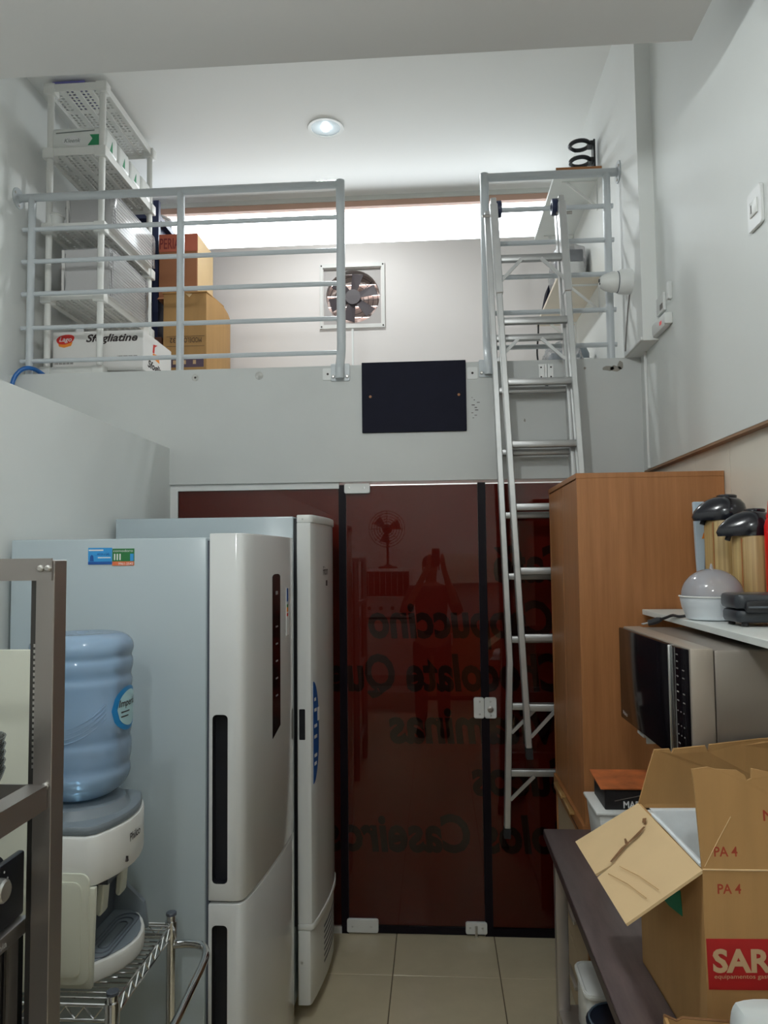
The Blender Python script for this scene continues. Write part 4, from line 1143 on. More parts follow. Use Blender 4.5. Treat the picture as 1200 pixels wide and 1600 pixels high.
for y in (1.815, 1.925):
    build('lever', B().prism([(DX1 - 0.062, 0.945), (DX1 - 0.045, 0.945), (DX1 - 0.052, 0.865), (DX1 - 0.058, 0.855), (DX1 - 0.068, 0.862)], 'Y', y - 0.018, y + 0.018), CREAMP, wd, bevel=0.003, seg=1)
text('brand_lettering', 'Philco', DARKINK, wd, (DX1 + 0.0008, 1.835, 1.018), (0.0, 1, 0), (0, 0, 1), height=0.028, width=0.062, bold=0.01)
build('cup_symbol', B().prism([(1.820, 0.976), (1.828, 0.976), (1.826, 0.981), (1.8255, 0.988), (1.8225, 0.988), (1.822, 0.981)], 'X', DX1 - 0.006, DX1 + 0.0004), DARKINK, wd)

bt = thing('water_bottle', 'large blue ribbed water bottle upside down on the dispenser', 'bottle', (-0.895, 1.87, 1.10))
bp_ = [(0.028, 1.1085), (0.030, 1.112), (0.080, 1.124), (0.110, 1.150), (0.1195, 1.175), (0.1165, 1.195), (0.1205, 1.215), (0.1215, 1.245), (0.118, 1.262), (0.1215, 1.282),
       (0.122, 1.31), (0.1195, 1.34), (0.1195, 1.375), (0.122, 1.40), (0.1185, 1.415), (0.123, 1.435), (0.123, 1.450), (0.1195, 1.462), (0.124, 1.478), (0.122, 1.495), (0.108, 1.511), (0.085, 1.519), (0.055, 1.518), (0.0, 1.514)]
def dens(p):
    q = smooth_path([(r, 0, z) for r, z in p], 3)
    return [(max(0, v.x), v.z) for v in q]
build('shell', B().lathe(dens(bp_), (-0.895, 1.87, 0), 40), BOTTLE, bt, smooth=True)
build('water', B().lathe([(max(0, r - 0.0035), z) for r, z in dens(bp_) if 1.115 < z < 1.46] + [(0.0, 1.46)], (-0.895, 1.87, 0), 36), glass_mat('water_body', (0.88, 0.95, 0.99), 0.02, 1.33, 0.5), bt, smooth=True)
# curved paper label facing right, and embossed arcs
def bottle_patch(name, a0, a1, zc, hz, r, m, parent, n=14):
    b = B()
    for k in range(n + 1):
        t = -1 + 2 * k / n
        a = (a0 + a1) / 2 + t * (a1 - a0) / 2
        h = hz * math.sqrt(max(0, 1 - t * t))
        for z in (zc - h, zc + h):
            b.v.append(Vector((-0.895 + r * math.cos(a), 1.87 + r * math.sin(a), z)))
    b.f = [(2 * k, 2 * k + 2, 2 * k + 3, 2 * k + 1) for k in range(n)]
    return build(name, b, m, parent, smooth=True)
lb = bottle_patch('label', -0.54, 0.48, 1.335, 0.054, 0.1232, BLUEL, bt)
bottle_patch('label_centre', -0.40, 0.44, 1.335, 0.044, 0.1237, PALEB, lb)
for z, w in ((1.342, 0.5), (1.326, 0.3), (1.315, 0.25)):
    b = B()
    for k in range(7):
        a = -0.30 + w * k / 6
        for dz in (0, 0.010 if z > 1.34 else 0.003):
            b.v.append(Vector((-0.895 + 0.1242 * math.cos(a), 1.87 + 0.1242 * math.sin(a), z + dz)))
    b.f = [(2 * k, 2 * k + 2, 2 * k + 3, 2 * k + 1) for k in range(6)]
    if z < 1.34: build('label_print', b, DARKINK, lb)
tl = text('label_lettering', 'Imperial', DARKINK, lb, (bt.location.x, bt.location.y, 1.341), (1, 0, 0), (0, 0, 1), height=0.024, width=0.085, shear=0.2, bold=0.012)
for v in tl.data.vertices:
    a = -0.37 + v.co.x / 0.1246
    v.co.x, v.co.y = 0.1246 * math.cos(a), 0.1246 * math.sin(a)
for k in range(4):
    pts = []
    for i in range(9):
        t = i / 8
        a = -1.6 + 0.95 * t
        pts.append((-0.895 + 0.1205 * math.cos(a), 1.87 + 0.1205 * math.sin(a), 1.30 - k * 0.011 + 0.055 * t * t))
    build('embossed_rib', B().tube(pts, 0.002, 6), BOTTLE, bt, smooth=True)

# white board leaning on the cart
tag(build('cutting_board', B().slab([(-1.20, 1.688, ZT + 0.008), (-0.885, 1.688, ZT + 0.008), (-0.885, 1.700, 1.497), (-1.20, 1.700, 1.497)], -0.012), CREAMP, bevel=0.003), 'tall off-white board standing on the cart behind the steel rack', 'board')

# ================================================================== steel rack, oven, bowls (near left)
rk = thing('steel_rack', 'bolted stainless steel angle rack at the left edge holding an oven', 'rack', (-0.9, 0.8, 0))
RX0, RX1, RY0, RY1 = -1.235, -0.602, 0.50, 1.20
CHANNEL_SHADE = mat('channel_shade', (0.10, 0.095, 0.09), 0.45, metal=0.7)  # dark tone stands in for the shade inside the post's channel
for x, sx in ((RX0, 1), (RX1, -1)):
    for y in (RY0, RY1 - 0.04):
        p = build('post', B().box(x, x + sx * 0.030, y, y + 0.04, 0.0, 1.702), STEEL, rk, bevel=0.001, seg=1)
        build('shaded_channel', B().box(x + sx * 0.030, x + sx * 0.044, y + 0.012, y + 0.04, 0.0, 1.670), CHANNEL_SHADE, p)
        if x == RX1:
            for dx, z in ((0.008, 1.352), (0.024, 1.344)):
                build('bolt', B().lathe([(0.0055, 0), (0.0055, -0.004), (0.003, -0.006)], (x - dx, y, z), 8, 'Y'), BOLT, p)
            for k in range(22):
                build('slot_dot', B().box(x - 0.0385, x - 0.0355, y + 0.0112, y + 0.0122, 1.375 + k * 0.009, 1.380 + k * 0.009), BOLT, p)
for z0, z1 in ((1.670, 1.705), (1.318, 1.354), (0.82, 0.855), (0.25, 0.285)):
    for y in (RY0 - 0.003, RY1 - 0.0435):
        br = build('cross_bar', B().box(RX0, RX1 - 0.003, y, y + 0.003, z0, z1), STEEL, rk)
        if z0 > 1.6:
            for x in (RX1 - 0.008, RX1 - 0.020):
                build('bolt', B().lathe([(0.0055, 0), (0.0055, -0.004), (0.003, -0.006)], (x, y, 1.689), 8, 'Y'), BOLT, br)
    if z0 < 1.6:
        for x in (RX0 + 0.004, RX1 - 0.007):
            build('side_bar', B().box(x, x + 0.003, RY0, RY1 - 0.045, z0, z1), STEEL, rk)
            build('side_flange', B().box(x - (0.03 if x > -0.8 else -0.003), x if x > -0.8 else x + 0.03, RY0, RY1 - 0.045, z1 - 0.003, z1), STEEL, rk)
        if z0 > 1.0:
            for k in range(4):
                y = RY0 + 0.10 + k * 0.135
                build('shelf_slat', B().box(RX0 + 0.01, RX1 - 0.01, y, y + 0.07, z1 - 0.006, z1 - 0.003), STEEL, rk)
        else:
            build('shelf_plate', B().box(RX0 + 0.01, RX1 - 0.01, RY0 + 0.005, RY1 - 0.05, z1 - 0.006, z1 - 0.003), STEEL, rk)

bowl_prof = [(0.035, 0.0), (0.048, 0.006), (0.060, 0.030), (0.064, 0.042), (0.0615, 0.042), (0.057, 0.030), (0.045, 0.009), (0.0, 0.006)]
b0 = None
for k, lb in enumerate(('bottom glass bowl of the stack on the steel rack', 'second glass bowl from the bottom on the steel rack', 'third glass bowl from the bottom on the steel rack',
                        'fourth glass bowl from the bottom on the steel rack', 'top glass bowl of the stack on the steel rack')):
    if b0 is None:
        b0 = build('glass_bowl', B().lathe(bowl_prof, (0, 0, 0), 26), CLEARGL, smooth=True, local=True)
        o = b0
    else:
        o = b0.copy(); COL.objects.link(o)
    o.location = (-0.700, 1.075, 1.3518 + k * 0.012)
    tag(o, lb, 'bowl', 'stacked glass bowls')

ov_ = thing('toaster_oven', 'black countertop oven with a silver knob on the steel rack', 'oven', (-0.85, 0.80, 0.895))
OX0, OX1, OY0, OY1 = -1.17, -0.668, 0.60, 1.190
build('body', B().prism([(OY0, 0.865), (OY1, 0.865), (OY1, 1.190), (OY1 - 0.045, 1.252), (OY0 + 0.045, 1.252), (OY0, 1.190)], 'X', OX0, OX1), BLACK, ov_, bevel=0.008)
for x in (OX0 + 0.04, OX1 - 0.05):
    for y in (OY0 + 0.04, OY1 - 0.04):
        build('foot', B().cyl((x, y, 0.8525), (x, y, 0.867), 0.012, 8), RUBBER, ov_)
pn = build('control_panel', B().box(OX1, OX1 + 0.012, OY0 + 0.004, OY1 - 0.004, 1.147, 1.245), BLACK, ov_, bevel=0.004)
for y in (1.112, 0.93, 0.75):
    build('knob', B().lathe([(0.018, 0.012), (0.017, 0.022), (0.014, 0.025), (0.0, 0.026)], (OX1, y, 1.212), 18, 'X'), STEEL_L, pn, smooth=True)
    for k in range(9):
        a = -0.8 + k * 0.58
        build('dial_mark', B().lathe([(0.0018, 0.012), (0.0018, 0.0128)], (OX1, y + 0.026 * math.cos(a), 1.212 + 0.026 * math.sin(a)), 6, 'X'), WHITEINK, pn)
dr = build('door', B().box(OX1, OX1 + 0.014, OY0 + 0.006, OY1 - 0.006, 0.885, 1.122), BLACKG, ov_, bevel=0.003, seg=1)
hb = build('steel_band', B().box(OX1, OX1 + 0.022, OY0 + 0.006, OY1 - 0.006, 1.122, 1.146), STEEL, ov_, bevel=0.003)
text('brand_lettering', 'Britania', WHITEINK, hb, (OX1 + 0.0225, 1.06, 1.129), (0, 1, 0), (0, 0, 1), height=0.014, width=0.06)
for ya, yb in ((OY1 - 0.055, OY1 - 0.030), (OY0 + 0.03, OY0 + 0.055)):
    build('door_frame', B().box(OX1 + 0.014, OX1 + 0.018, ya, yb, 0.89, 1.120), STEEL, dr)

# ================================================================== RIGHT SIDE: wooden cabinet
cb = thing('wooden_cabinet', 'tall brown wooden cabinet standing against the tiled right wall', 'cabinet', (0.735, 2.945, 0))
KX0, KX1, KY0, KY1, KZ = 0.485, 0.983, 2.63, 3.262, 1.985
build('side_panel', B().box(KX0 + 0.002, KX1, KY0, KY0 + 0.018, 0, KZ - 0.018), WOOD, cb, bevel=0.001, seg=1)
build('side_panel', B().box(KX0 + 0.002, KX1, KY1 - 0.018, KY1, 0, KZ - 0.018), WOOD, cb, bevel=0.001, seg=1)
build('top_panel', B().box(KX0, KX1, KY0, KY1, KZ - 0.018, KZ), WOOD, cb, bevel=0.001, seg=1)
build('back_panel', B().box(KX1 - 0.01, KX1 - 0.002, KY0 + 0.018, KY1 - 0.018, 0.02, KZ - 0.018), WOOD, cb)
build('shelf', B().box(KX0 + 0.03, KX1 - 0.01, KY0 + 0.018, KY1 - 0.018, 0.795, 0.813), WOOD, cb)
ym = (KY0 + KY1) / 2
for ya, yb in ((KY0 + 0.019, ym - 0.0015), (ym + 0.0015, KY1 - 0.019)):
    build('door', B().box(KX0 + 0.003, KX0 + 0.021, ya, yb, 0.800, KZ - 0.021), WOOD, cb, bevel=0.001, seg=1)
rail = build('drawer_rail', B().box(KX0 - 0.006, KX0 + 0.021, KY0 + 0.001, KY1 - 0.001, 0.735, 0.797), WOODE, cb, bevel=0.002, seg=1)
build('rail_groove', B().box(KX0 - 0.007, KX0 - 0.005, KY0 + 0.01, KY1 - 0.01, 0.752, 0.756), DARKEDGE, rail)
for ya, yb in ((2.965, 3.15), (2.785, 2.945)):
    build('handle', B().box(KX0 - 0.024, KX0 - 0.006, ya, yb, 0.780, 0.792), mat('gold_handle', srgb(176, 140, 86), 0.35, metal=0.3), rail, bevel=0.003)
for z0, z1 in ((0.50, 0.73), (0.27, 0.495), (0.05, 0.265)):
    d_ = build('drawer', B().box(KX0 + 0.006, KX0 + 0.022, KY0 + 0.020, KY1 - 0.020, z0, z1), mat('pale_drawer_front', srgb(186, 168, 142), 0.5), cb, bevel=0.002, seg=1)
    build('drawer_handle', B().box(KX0 - 0.008, KX0 + 0.006, 2.86, 3.02, z1 - 0.13, z1 - 0.115), BOLT, d_, bevel=0.003)

# ================================================================== counter
ct = thing('counter', 'counter with dark brown laminate top on steel legs', 'counter', (0.66, 1.65, 0))
TX0, TX1, TY0, TY1, TZ = 0.343, 0.982, 0.70, 2.590, 0.800
top = build('worktop', B().box(TX0, TX1, TY0, TY1, TZ - 0.028, TZ), DARKTOP, ct, bevel=0.003, seg=2)
build('edge_band', B().box(TX0 - 0.0012, TX0 + 0.0004, TY0 + 0.003, TY1 - 0.003, TZ - 0.026, TZ - 0.003), DARKEDGE, top)
for x in (0.362, 0.925):
    for y in (0.76, 2.485):
        l_ = build('leg', B().box(x, x + 0.038, y, y + 0.038, 0.02, TZ - 0.028), STEEL, ct, bevel=0.003)
        build('foot', B().cyl((x + 0.019, y + 0.019, 0), (x + 0.019, y + 0.019, 0.021), 0.022, 10), RUBBER, l_)
build('apron', B().box(0.95, 0.963, 0.80, 2.485, TZ - 0.10, TZ - 0.028), STEEL, ct)
build('lower_shelf', B().box(0.366, 0.96, 0.764, 2.519, 0.262, 0.28), STEEL, ct)
def tub(label, x0, x1, y0, y1, z0, z1, mb, ml):
    t = thing('food_tub', label, 'tub', ((x0 + x1) / 2, (y0 + y1) / 2, z0), 'plastic tubs on the lower counter shelf')
    build('body', B().prism(rrect(x0 + 0.008, x1 - 0.008, y0 + 0.008, y1 - 0.008, 0.025), 'Z', z0, z1 - 0.012), mb, t, bevel=0.004)
    build('lid', B().prism(rrect(x0, x1, y0, y1, 0.03), 'Z', z1 - 0.014, z1), ml, t, bevel=0.004)
    build('lid_rim', B().tube([(px, py, z1) for px, py in rrect(x0 + 0.006, x1 - 0.006, y0 + 0.006, y1 - 0.006, 0.026)], 0.004, 6, closed=True), ml, t)
tub('white lidded tub at the far end under the counter', 0.408, 0.60, 2.275, 2.47, 0.281, 0.44, WHITEP, WHITEP)
tub('white shallow tub nearest the viewer under the counter', 0.375, 0.60, 1.80, 2.03, 0.281, 0.40, WHITEP, CREAMP)
rd = thing('round_container', 'dark round container with lid between the white tubs under the counter', 'container', (0.47, 2.15, 0.281))
build('body', B().lathe([(0.070, 0.281), (0.078, 0.30), (0.082, 0.43)], (0.475, 2.15, 0), 26), mat('maroon_plastic', srgb(120, 50, 62), 0.35), rd, smooth=True)
build('lid', B().lathe([(0.086, 0.425), (0.088, 0.445), (0.082, 0.452), (0.07, 0.448), (0.0, 0.447)], (0.475, 2.15, 0), 26), mat('dark_navy_lid', srgb(28, 36, 50), 0.3), rd, smooth=True)
build('lid_ring', B().tube([(0.475 + 0.079 * math.cos(a), 2.15 + 0.079 * math.sin(a), 0.453) for a in [i * PI / 14 for i in range(28)]], 0.003, 6, closed=True), mat('lid_ring_grey', srgb(90, 104, 120), 0.3), rd)

# things on the far end of the worktop
wc = thing('plastic_container', 'translucent white container behind the open carton on the worktop', 'container', (0.56, 2.35, TZ))
build('body', B().prism([(0.475, TZ + 0.001), (0.68, TZ + 0.001), (0.70, 0.955), (0.458, 0.955)], 'Y', 2.27, 2.46), WHITEP, wc, bevel=0.012)
build('rim', B().box(0.452, 0.706, 2.264, 2.466, 0.950, 0.960), WHITEP, wc, bevel=0.004)
mb_ = thing('margarine_box', 'black and orange box lettered MARI on the white container', 'box', (0.57, 2.35, 0.961))
build('body', B().box(0.482, 0.66, 2.29, 2.44, 0.9605, 1.018), mat('matt_black_card', srgb(26, 24, 26), 0.5), mb_, bevel=0.002, seg=1)
build('open_lid', B().slab([(0.470, 2.285, 1.0195), (0.668, 2.285, 1.0195), (0.668, 2.445, 1.030), (0.470, 2.445, 1.030)], 0.004), mat('orange_brown_card', srgb(176, 96, 48), 0.6, var=0.3, vscale=18), mb_)
text('lettering', 'MARISTELA', WHITEINK, mb_, (0.535, 2.2893, 0.966), (1, 0, 0), (0, 0, 1), height=0.028, width=0.12, bold=0.02)
build('silver_strip', B().slab([(0.51, 2.2885, 0.985), (0.60, 2.2885, 1.004), (0.60, 2.2885, 1.0065), (0.51, 2.2885, 0.9875)], 0.0008), STEEL_L, mb_)

# ================================================================== open carton (SARO)
sc_ = thing('open_carton', 'large open cardboard carton with red printed panel and foam lining', 'box', (0.64, 1.58, TZ))
A0, A1 = Vector((0.445, 1.767, 0)), Vector((0.461, 1.402, 0))     # far-left, near-left corner
RV = Vector((0.37, 0.018, 0))
Bf, Bn = A0 + RV, A1 + RV
ZB, ZH = TZ + 0.001, 1.145
def up(p, z): return (p.x, p.y, z)
TH = 0.005
build('left_wall', B().slab([up(A1, ZB), up(A0, ZB), up(A0, ZH), up(A1, ZH)], TH), CARD, sc_)
build('near_wall', B().slab([up(A1, ZB), up(Bn, ZB), up(Bn, ZH), up(A1, ZH)], -TH), CARD, sc_)
build('far_wall', B().slab([up(A0, ZB), up(Bf, ZB), up(Bf, ZH), up(A0, ZH)], TH), CARD, sc_)
build('right_wall', B().slab([up(Bn, ZB), up(Bf, ZB), up(Bf, ZH), up(Bn, ZH)], -TH), CARD, sc_)
build('bottom', B().slab([up(A1, ZB), up(Bn, ZB), up(Bf, ZB), up(A0, ZB)], 0.004), CARD, sc_)
ins = 0.0065
def inn(p, sx, sy, d): return Vector((p.x + sx * d, p.y + sy * d, 0))
f0, f1, g0, g1 = inn(A0, 1, -1, ins), inn(A1, 1, 1, ins), inn(Bf, -1, -1, ins), inn(Bn, -1, 1, ins)
ZF = ZH - 0.008
build('foam_wall', B().slab([up(f1, ZB + .006), up(f0, ZB + .006), up(f0, ZF), up(f1, ZF)], 0.018), FOAM, sc_, bevel=0.003)
build('foam_wall', B().slab([up(f0, ZB + .006), up(g0, ZB + .006), up(g0, ZF), up(f0, ZF)], 0.018), FOAM, sc_, bevel=0.003)
build('foam_wall', B().slab([up(g1, ZB + .006), up(g0, ZB + .006), up(g0, ZF), up(g1, ZF)], -0.018), FOAM, sc_, bevel=0.003)
build('foam_floor', B().slab([up(f1, 0.93), up(g1, 0.93), up(g0, 0.93), up(f0, 0.93)], 0.02), FOAM, sc_)
# near flap, standing up, ragged upper edge
ux = RV.normalized()
def nf(u, z, y=0.0): return A1 + ux * u + Vector((0, y, z))
pts = [nf(0, ZH), nf(0.37, ZH), nf(0.375, 1.318, .012), nf(0.30, 1.322, .012), nf(0.20, 1.316, .012), nf(0.155, 1.318, .012), nf(0.15, 1.306, .011), nf(0.098, 1.317, .012), nf(0.096, 1.300, .010), nf(0.088, 1.296, .010),
       nf(0.084, 1.306, .011), nf(0.072, 1.314, .012), nf(0.035, 1.316, .012), nf(0.02, 1.320, .012), nf(-0.009, 1.316, .012), nf(-0.006, 1.29, .010)]
nfl = build('near_flap', B().board(pts, -0.005), CARD, sc_)
build('crease', B().tube([nf(0.0, ZH + 0.001, -0.0005), nf(0.2, ZH - 0.002, -0.0005), nf(0.37, ZH + 0.001, -0.0005)], 0.0016, 5), CARD_L, nfl)
build('crease', B().tube([nf(0.004, ZH + 0.006, 0.000), nf(0.03, 1.195, 0.0028), nf(0.055, 1.235, 0.006)], 0.0007, 5), CARD_L, nfl)
# left flap, folded out and down
L0, L1 = Vector((0.308, 1.79, 1.05)), Vector((0.325, 1.40, 1.051))
h0, h1 = Vector(up(A0, ZH)), Vector(up(A1, ZH))
e0, e1 = L0, L1
sl = e0.lerp(e1, 0.47)
lf = build('left_flap', B().board([h0, h1, e1, e0.lerp(e1, 0.50), e0.lerp(e1, 0.485).lerp(h0.lerp(h1, 0.44), 0.30), e0.lerp(e1, 0.46), e0], 0.005), CARD_L, sc_)
nrm = (h1 - h0).cross(e0 - h0).normalized()
if nrm.z < 0: nrm = -nrm
def lp3(u, v, k=0.0056): return h0.lerp(h1, u).lerp(e0.lerp(e1, u), v) + nrm * k
for poly in ([(0.46, 0.76), (0.40, 0.55), (0.385, 0.42), (0.40, 0.43), (0.425, 0.54), (0.475, 0.75)], [(0.385, 0.48), (0.33, 0.45), (0.335, 0.43), (0.39, 0.44)],
             [(0.36, 0.30), (0.33, 0.16), (0.345, 0.15), (0.385, 0.29), (0.40, 0.42), (0.385, 0.43)], [(0.28, 0.14), (0.24, 0.10), (0.26, 0.06), (0.31, 0.12)]):
    build('tear', B().board([lp3(u, v) for u, v in poly], 0.0006), CARD_T, lf)
for v0 in (0.86, 0.70):
    build('crease', B().tube([lp3(0.56, v0), lp3(0.75, v0 - 0.12), lp3(0.95, v0 - 0.2)], 0.0008, 4), CARD, lf)
build('white_torn_edge', B().tube([h0.lerp(h1, 0.25) + Vector((0.004, 0, 0.004)), h0.lerp(h1, 0.5) + Vector((0.003, 0, 0.006)), h0.lerp(h1, 0.75) + Vector((0.004, 0, 0.004)), h1 + Vector((0.002, 0.01, 0.005))], 0.0042, 6), FOAM, lf)
# far flap leaning back
q0, q1 = Vector(up(A0, ZH)), Vector(up(Bf, ZH))
def ff(p, dx, dz): return p + Vector((dx, -0.15 * dz, dz))
build('far_flap', B().board([q0, q1, ff(q1, 0, 0.150), ff(q1, -0.10, 0.146), ff(q0, 0.152, 0.136), ff(q0, 0.150, 0.120), ff(q0, 0.143, 0.134), ff(q0, 0.075, 0.126), ff(q0, 0.071, 0.116), ff(q0, 0.066, 0.126), ff(q0, 0.033, 0.124), ff(q0, 0.018, 0.07)], 0.005), CARD, sc_)
# print on the near wall
ny = Vector((ux.y, -ux.x, 0))
def on(u, z, k=0.0007): return A1 + ux * u + ny * k + Vector((0, 0, z))
build('red_panel', B().board([on(0.004, 0.942, 0.0), on(0.36, 0.938, 0.0), on(0.36, 1.026, 0.0), on(0.002, 1.028, 0.0)], 0.0006), REDINK, sc_)
text('lettering', 'SARO', KRAFTINK, sc_, on(0.012, 0.9725, 0.0012), ux, (0, 0, 1), height=0.0535, width=0.145, bold=0.035)
text('lettering', 'equipamentos gastronômicos', KRAFTINK, sc_, on(0.014, 0.961, 0.0012), ux, (0, 0, 1), height=0.0105, width=0.150)
text('lettering', 'PA 4', REDTXT, sc_, on(0.025, 1.105, 0.0008), ux, (0, 0, 1), height=0.0235, width=0.041, bold=0.015)
text('lettering', 'PA 4', REDTXT, nfl, nf(0.022, 1.168, 0.0012), ux, (0, 0.07, 1), height=0.0235, width=0.041, bold=0.015)
text('lettering', 'NPA 4', REDTXT, nfl, nf(0.112, 1.228, 0.0050), ux, (0, 0.07, 1), height=0.026, width=0.075, bold=0.015)
build('teal_tag', B().board([(0.4503, 1.6300, 1.0040), (0.4537, 1.5530, 1.0510), (0.4554, 1.5130, 1.0620), (0.4557, 1.5060, 1.0180), (0.4526, 1.5780, 1.0050)], -0.0008), TEAL, sc_)

# low box with a plastic bag at the very bottom right
nb = thing('low_box', 'low cardboard box with a torn rim holding a white bag', 'box', (0.6, 1.14, TZ))
nx0, nx1, ny0, ny1, nz = 0.367, 0.86, 0.95, 1.335, 0.926
build('bottom', B().box(nx0, nx1, ny0, ny1, TZ + 0.001, TZ + 0.006), CARD_D, nb)
rg = [(nx0, nz + 0.010), (nx0 + 0.02, nz + 0.002), (nx0 + 0.03, nz + 0.007), (nx0 + 0.10, nz + 0.003), (nx0 + 0.2, nz + 0.005), (nx0 + 0.3, nz), (nx1, nz + 0.004)]
build('far_wall', B().prism([(nx0, TZ + 0.006), (nx1, TZ + 0.006)] + rg[::-1], 'Y', ny1 - 0.005, ny1), CARD, nb)
build('left_wall', B().prism([(ny0, TZ + 0.006), (ny1 - 0.005, TZ + 0.006), (ny1 - 0.005, nz + 0.008), (1.25, nz - 0.01), (1.1, nz - 0.03), (ny0, nz - 0.03)], 'X', nx0, nx0 + 0.005), CARD, nb)
build('right_wall', B().box(nx1 - 0.005, nx1, ny0, ny1 - 0.005, TZ + 0.006, nz), CARD, nb)
build('near_wall', B().box(nx0 + 0.005, nx1 - 0.005, ny0, ny0 + 0.005, TZ + 0.006, nz), CARD, nb)
build('torn_rim', B().tube([(p[0], ny1 - 0.0025, p[1]) for p in rg], 0.003, 5), CARD_T, nb)
pb_ = thing('plastic_bag', 'crumpled white plastic bag with blue print in the low box', 'bag', (0.62, 1.2, TZ + 0.007))
build('sack', blob(0.43, 0.80, 1.02, 1.322, TZ + 0.007, 1.005, 0.035, 21, 16), BAGW, pb_, smooth=True)
for k in range(3):
    c = (0.505 + k * 0.022, 1.14 + 0.004 * k, 1.0 + 0.0)
    build('blue_print', B().tube([(c[0] + (0.014 - 0.004 * (i % 2)) * math.cos(a), c[1] - 0.02, 0.93 + 0.012 * k * 0 + 0.014 * math.sin(a)) for i, a in enumerate([j * PI / 6 for j in range(12)])], 0.0022, 5, closed=True), DBLUE, pb_)

# ================================================================== microwave on its wall support, shelf above
ms = thing('microwave_support', 'white metal wall arms carrying the microwave', 'bracket', (0.77, 2.06, 1.19))
for y in (1.87, 2.19):
    a_ = build('arm', B().box(0.563, XT - 0.001, y - 0.03, y + 0.03, 1.197, 1.2065), WHITEP, ms, bevel=0.002, seg=1)
    build('arm_rib', B().box(0.58, XT - 0.001, y - 0.004, y + 0.004, 1.175, 1.197), WHITEP, a_)
    build('wall_leg', B().box(XT - 0.008, XT - 0.0005, y - 0.03, y + 0.03, 1.00, 1.197), WHITEP, ms)
mw = thing('microwave', 'black-fronted stainless microwave under the white wall shelf', 'microwave', (0.75, 2.06, 1.207), rotz=math.radians(1.2))
MX0, MX1, MY0, MY1, MZ0, MZ1 = 0.573, 0.955, 1.780, 2.345, 1.2145, 1.487
build('case', B().box(MX0 + 0.048, MX1, MY0, MY1, MZ0, MZ1 - 0.003), MWST, mw, bevel=0.006)
build('front_bezel', B().box(MX0 - 0.006, MX0 + 0.047, MY0 - 0.001, MY1 + 0.001, MZ0, MZ1), mat('microwave_bezel', srgb(176, 166, 154), 0.34, metal=0.4), mw, bevel=0.004)
md_ = build('door', B().box(MX0 - 0.020, MX0 - 0.006, 1.893, MY1 - 0.002, MZ0 + 0.003, MZ1 - 0.003), MWGLASS, mw, bevel=0.003)
build('handle_strip', B().box(MX0 - 0.021, MX0 - 0.006, 1.886, 1.892, MZ0 + 0.003, MZ1 - 0.003), STEEL_L, md_, bevel=0.003)
pnl = build('control_panel', B().box(MX0 - 0.018, MX0 - 0.006, 1.786, 1.879, MZ0 + 0.003, MZ1 - 0.003), MWGLASS, mw, bevel=0.002)
build('panel_line', B().box(MX0 - 0.0188, MX0 - 0.0178, 1.846, 1.848, MZ0 + 0.004, MZ1 - 0.004), GREYINK, pnl)
for r_, (z, cols) in enumerate(((1.468, 1), (1.452, 1), (1.436, 2), (1.418, 2), (1.398, 1), (1.382, 2), (1.362, 2), (1.338, 3), (1.306, 3), (1.284, 3), (1.264, 1), (1.250, 2), (1.232, 2))):
    for c_ in range(cols):
        y = 1.838 - c_ * (0.040 / max(1, cols - 1) if cols > 1 else 0)
        build('key_print', B().box(MX0 - 0.0188, MX0 - 0.0178, y - 0.012 if cols < 3 else y - 0.005, y, z - 0.0014, z + 0.0014), GREYINK, pnl)
text('brand_lettering', 'Philco', WHITEINK, md_, (MX0 - 0.0206, 2.315, MZ0 + 0.018), (0, -1, 0), (0, 0, 1), height=0.016, width=0.045)
for x in (MX0 + 0.07, MX1 - 0.05):
    for y in (1.87, 2.19):
        build('foot', B().cyl((x, y, 1.2068), (x, y, MZ0 + 0.001), 0.011, 8), RUBBER, mw)
ws = thing('wall_shelf', 'white wall shelf above the microwave carrying flasks and an egg cooker', 'shelf', (0.84, 2.0, 1.50))
SZ = 1.519
build('board', B().box(0.690, XT - 0.001, 1.10, 2.608, SZ - 0.017, SZ), SHELFW, ws, bevel=0.001, seg=1)
for y in (1.45, 2.45):
    bk_ = build('bracket', B().box(0.76, XT - 0.001, y - 0.01, y + 0.01, SZ - 0.022, SZ - 0.017), WHITEP, ws)

eg = thing('egg_cooker', 'white egg cooker with a translucent domed lid on the wall shelf', 'egg cooker', (0.768, 2.175, SZ))
EC = (0.768, 2.175, 0)
build('base', B().lathe([(0.062, SZ + 0.001), (0.070, SZ + 0.004), (0.074, SZ + 0.018), (0.081, SZ + 0.035), (0.085, SZ + 0.058), (0.085, SZ + 0.064)], EC, 36), mat('pale_blue_white_plastic', (0.68, 0.72, 0.76), 0.3), eg, smooth=True)
lid_p = [(0.0855, SZ + 0.064), (0.0855, SZ + 0.069)] + [(0.082 * math.cos(a), SZ + 0.069 + 0.073 * math.sin(a)) for a in [i * PI / 20 for i in range(0, 11)]]
lidE = build('lid', B().lathe(lid_p, EC, 36), FROST, eg, smooth=True)
build('rim', B().tube([(EC[0] + 0.0865 * math.cos(a), EC[1] + 0.0865 * math.sin(a), SZ + 0.0655) for a in [i * PI / 18 for i in range(36)]], 0.0022, 6, closed=True), WHITEP, eg)
build('lid_knob', B().lathe([(0.006, SZ + 0.141), (0.004, SZ + 0.15), (0.0015, SZ + 0.156)], EC, 10), FROST, lidE, smooth=True)
for k, a in enumerate((-2.35, -1.75, -1.1, 0.2, 1.5, 2.8)):
    build('egg_ring', B().tube([(EC[0] + 0.052 * math.cos(a) + 0.014 * math.cos(t), EC[1] + 0.052 * math.sin(a), SZ + 0.080 + 0.014 * math.sin(t)) for t in [i * PI / 8 for i in range(16)]], 0.0014, 5, closed=True), WHITEP, eg)
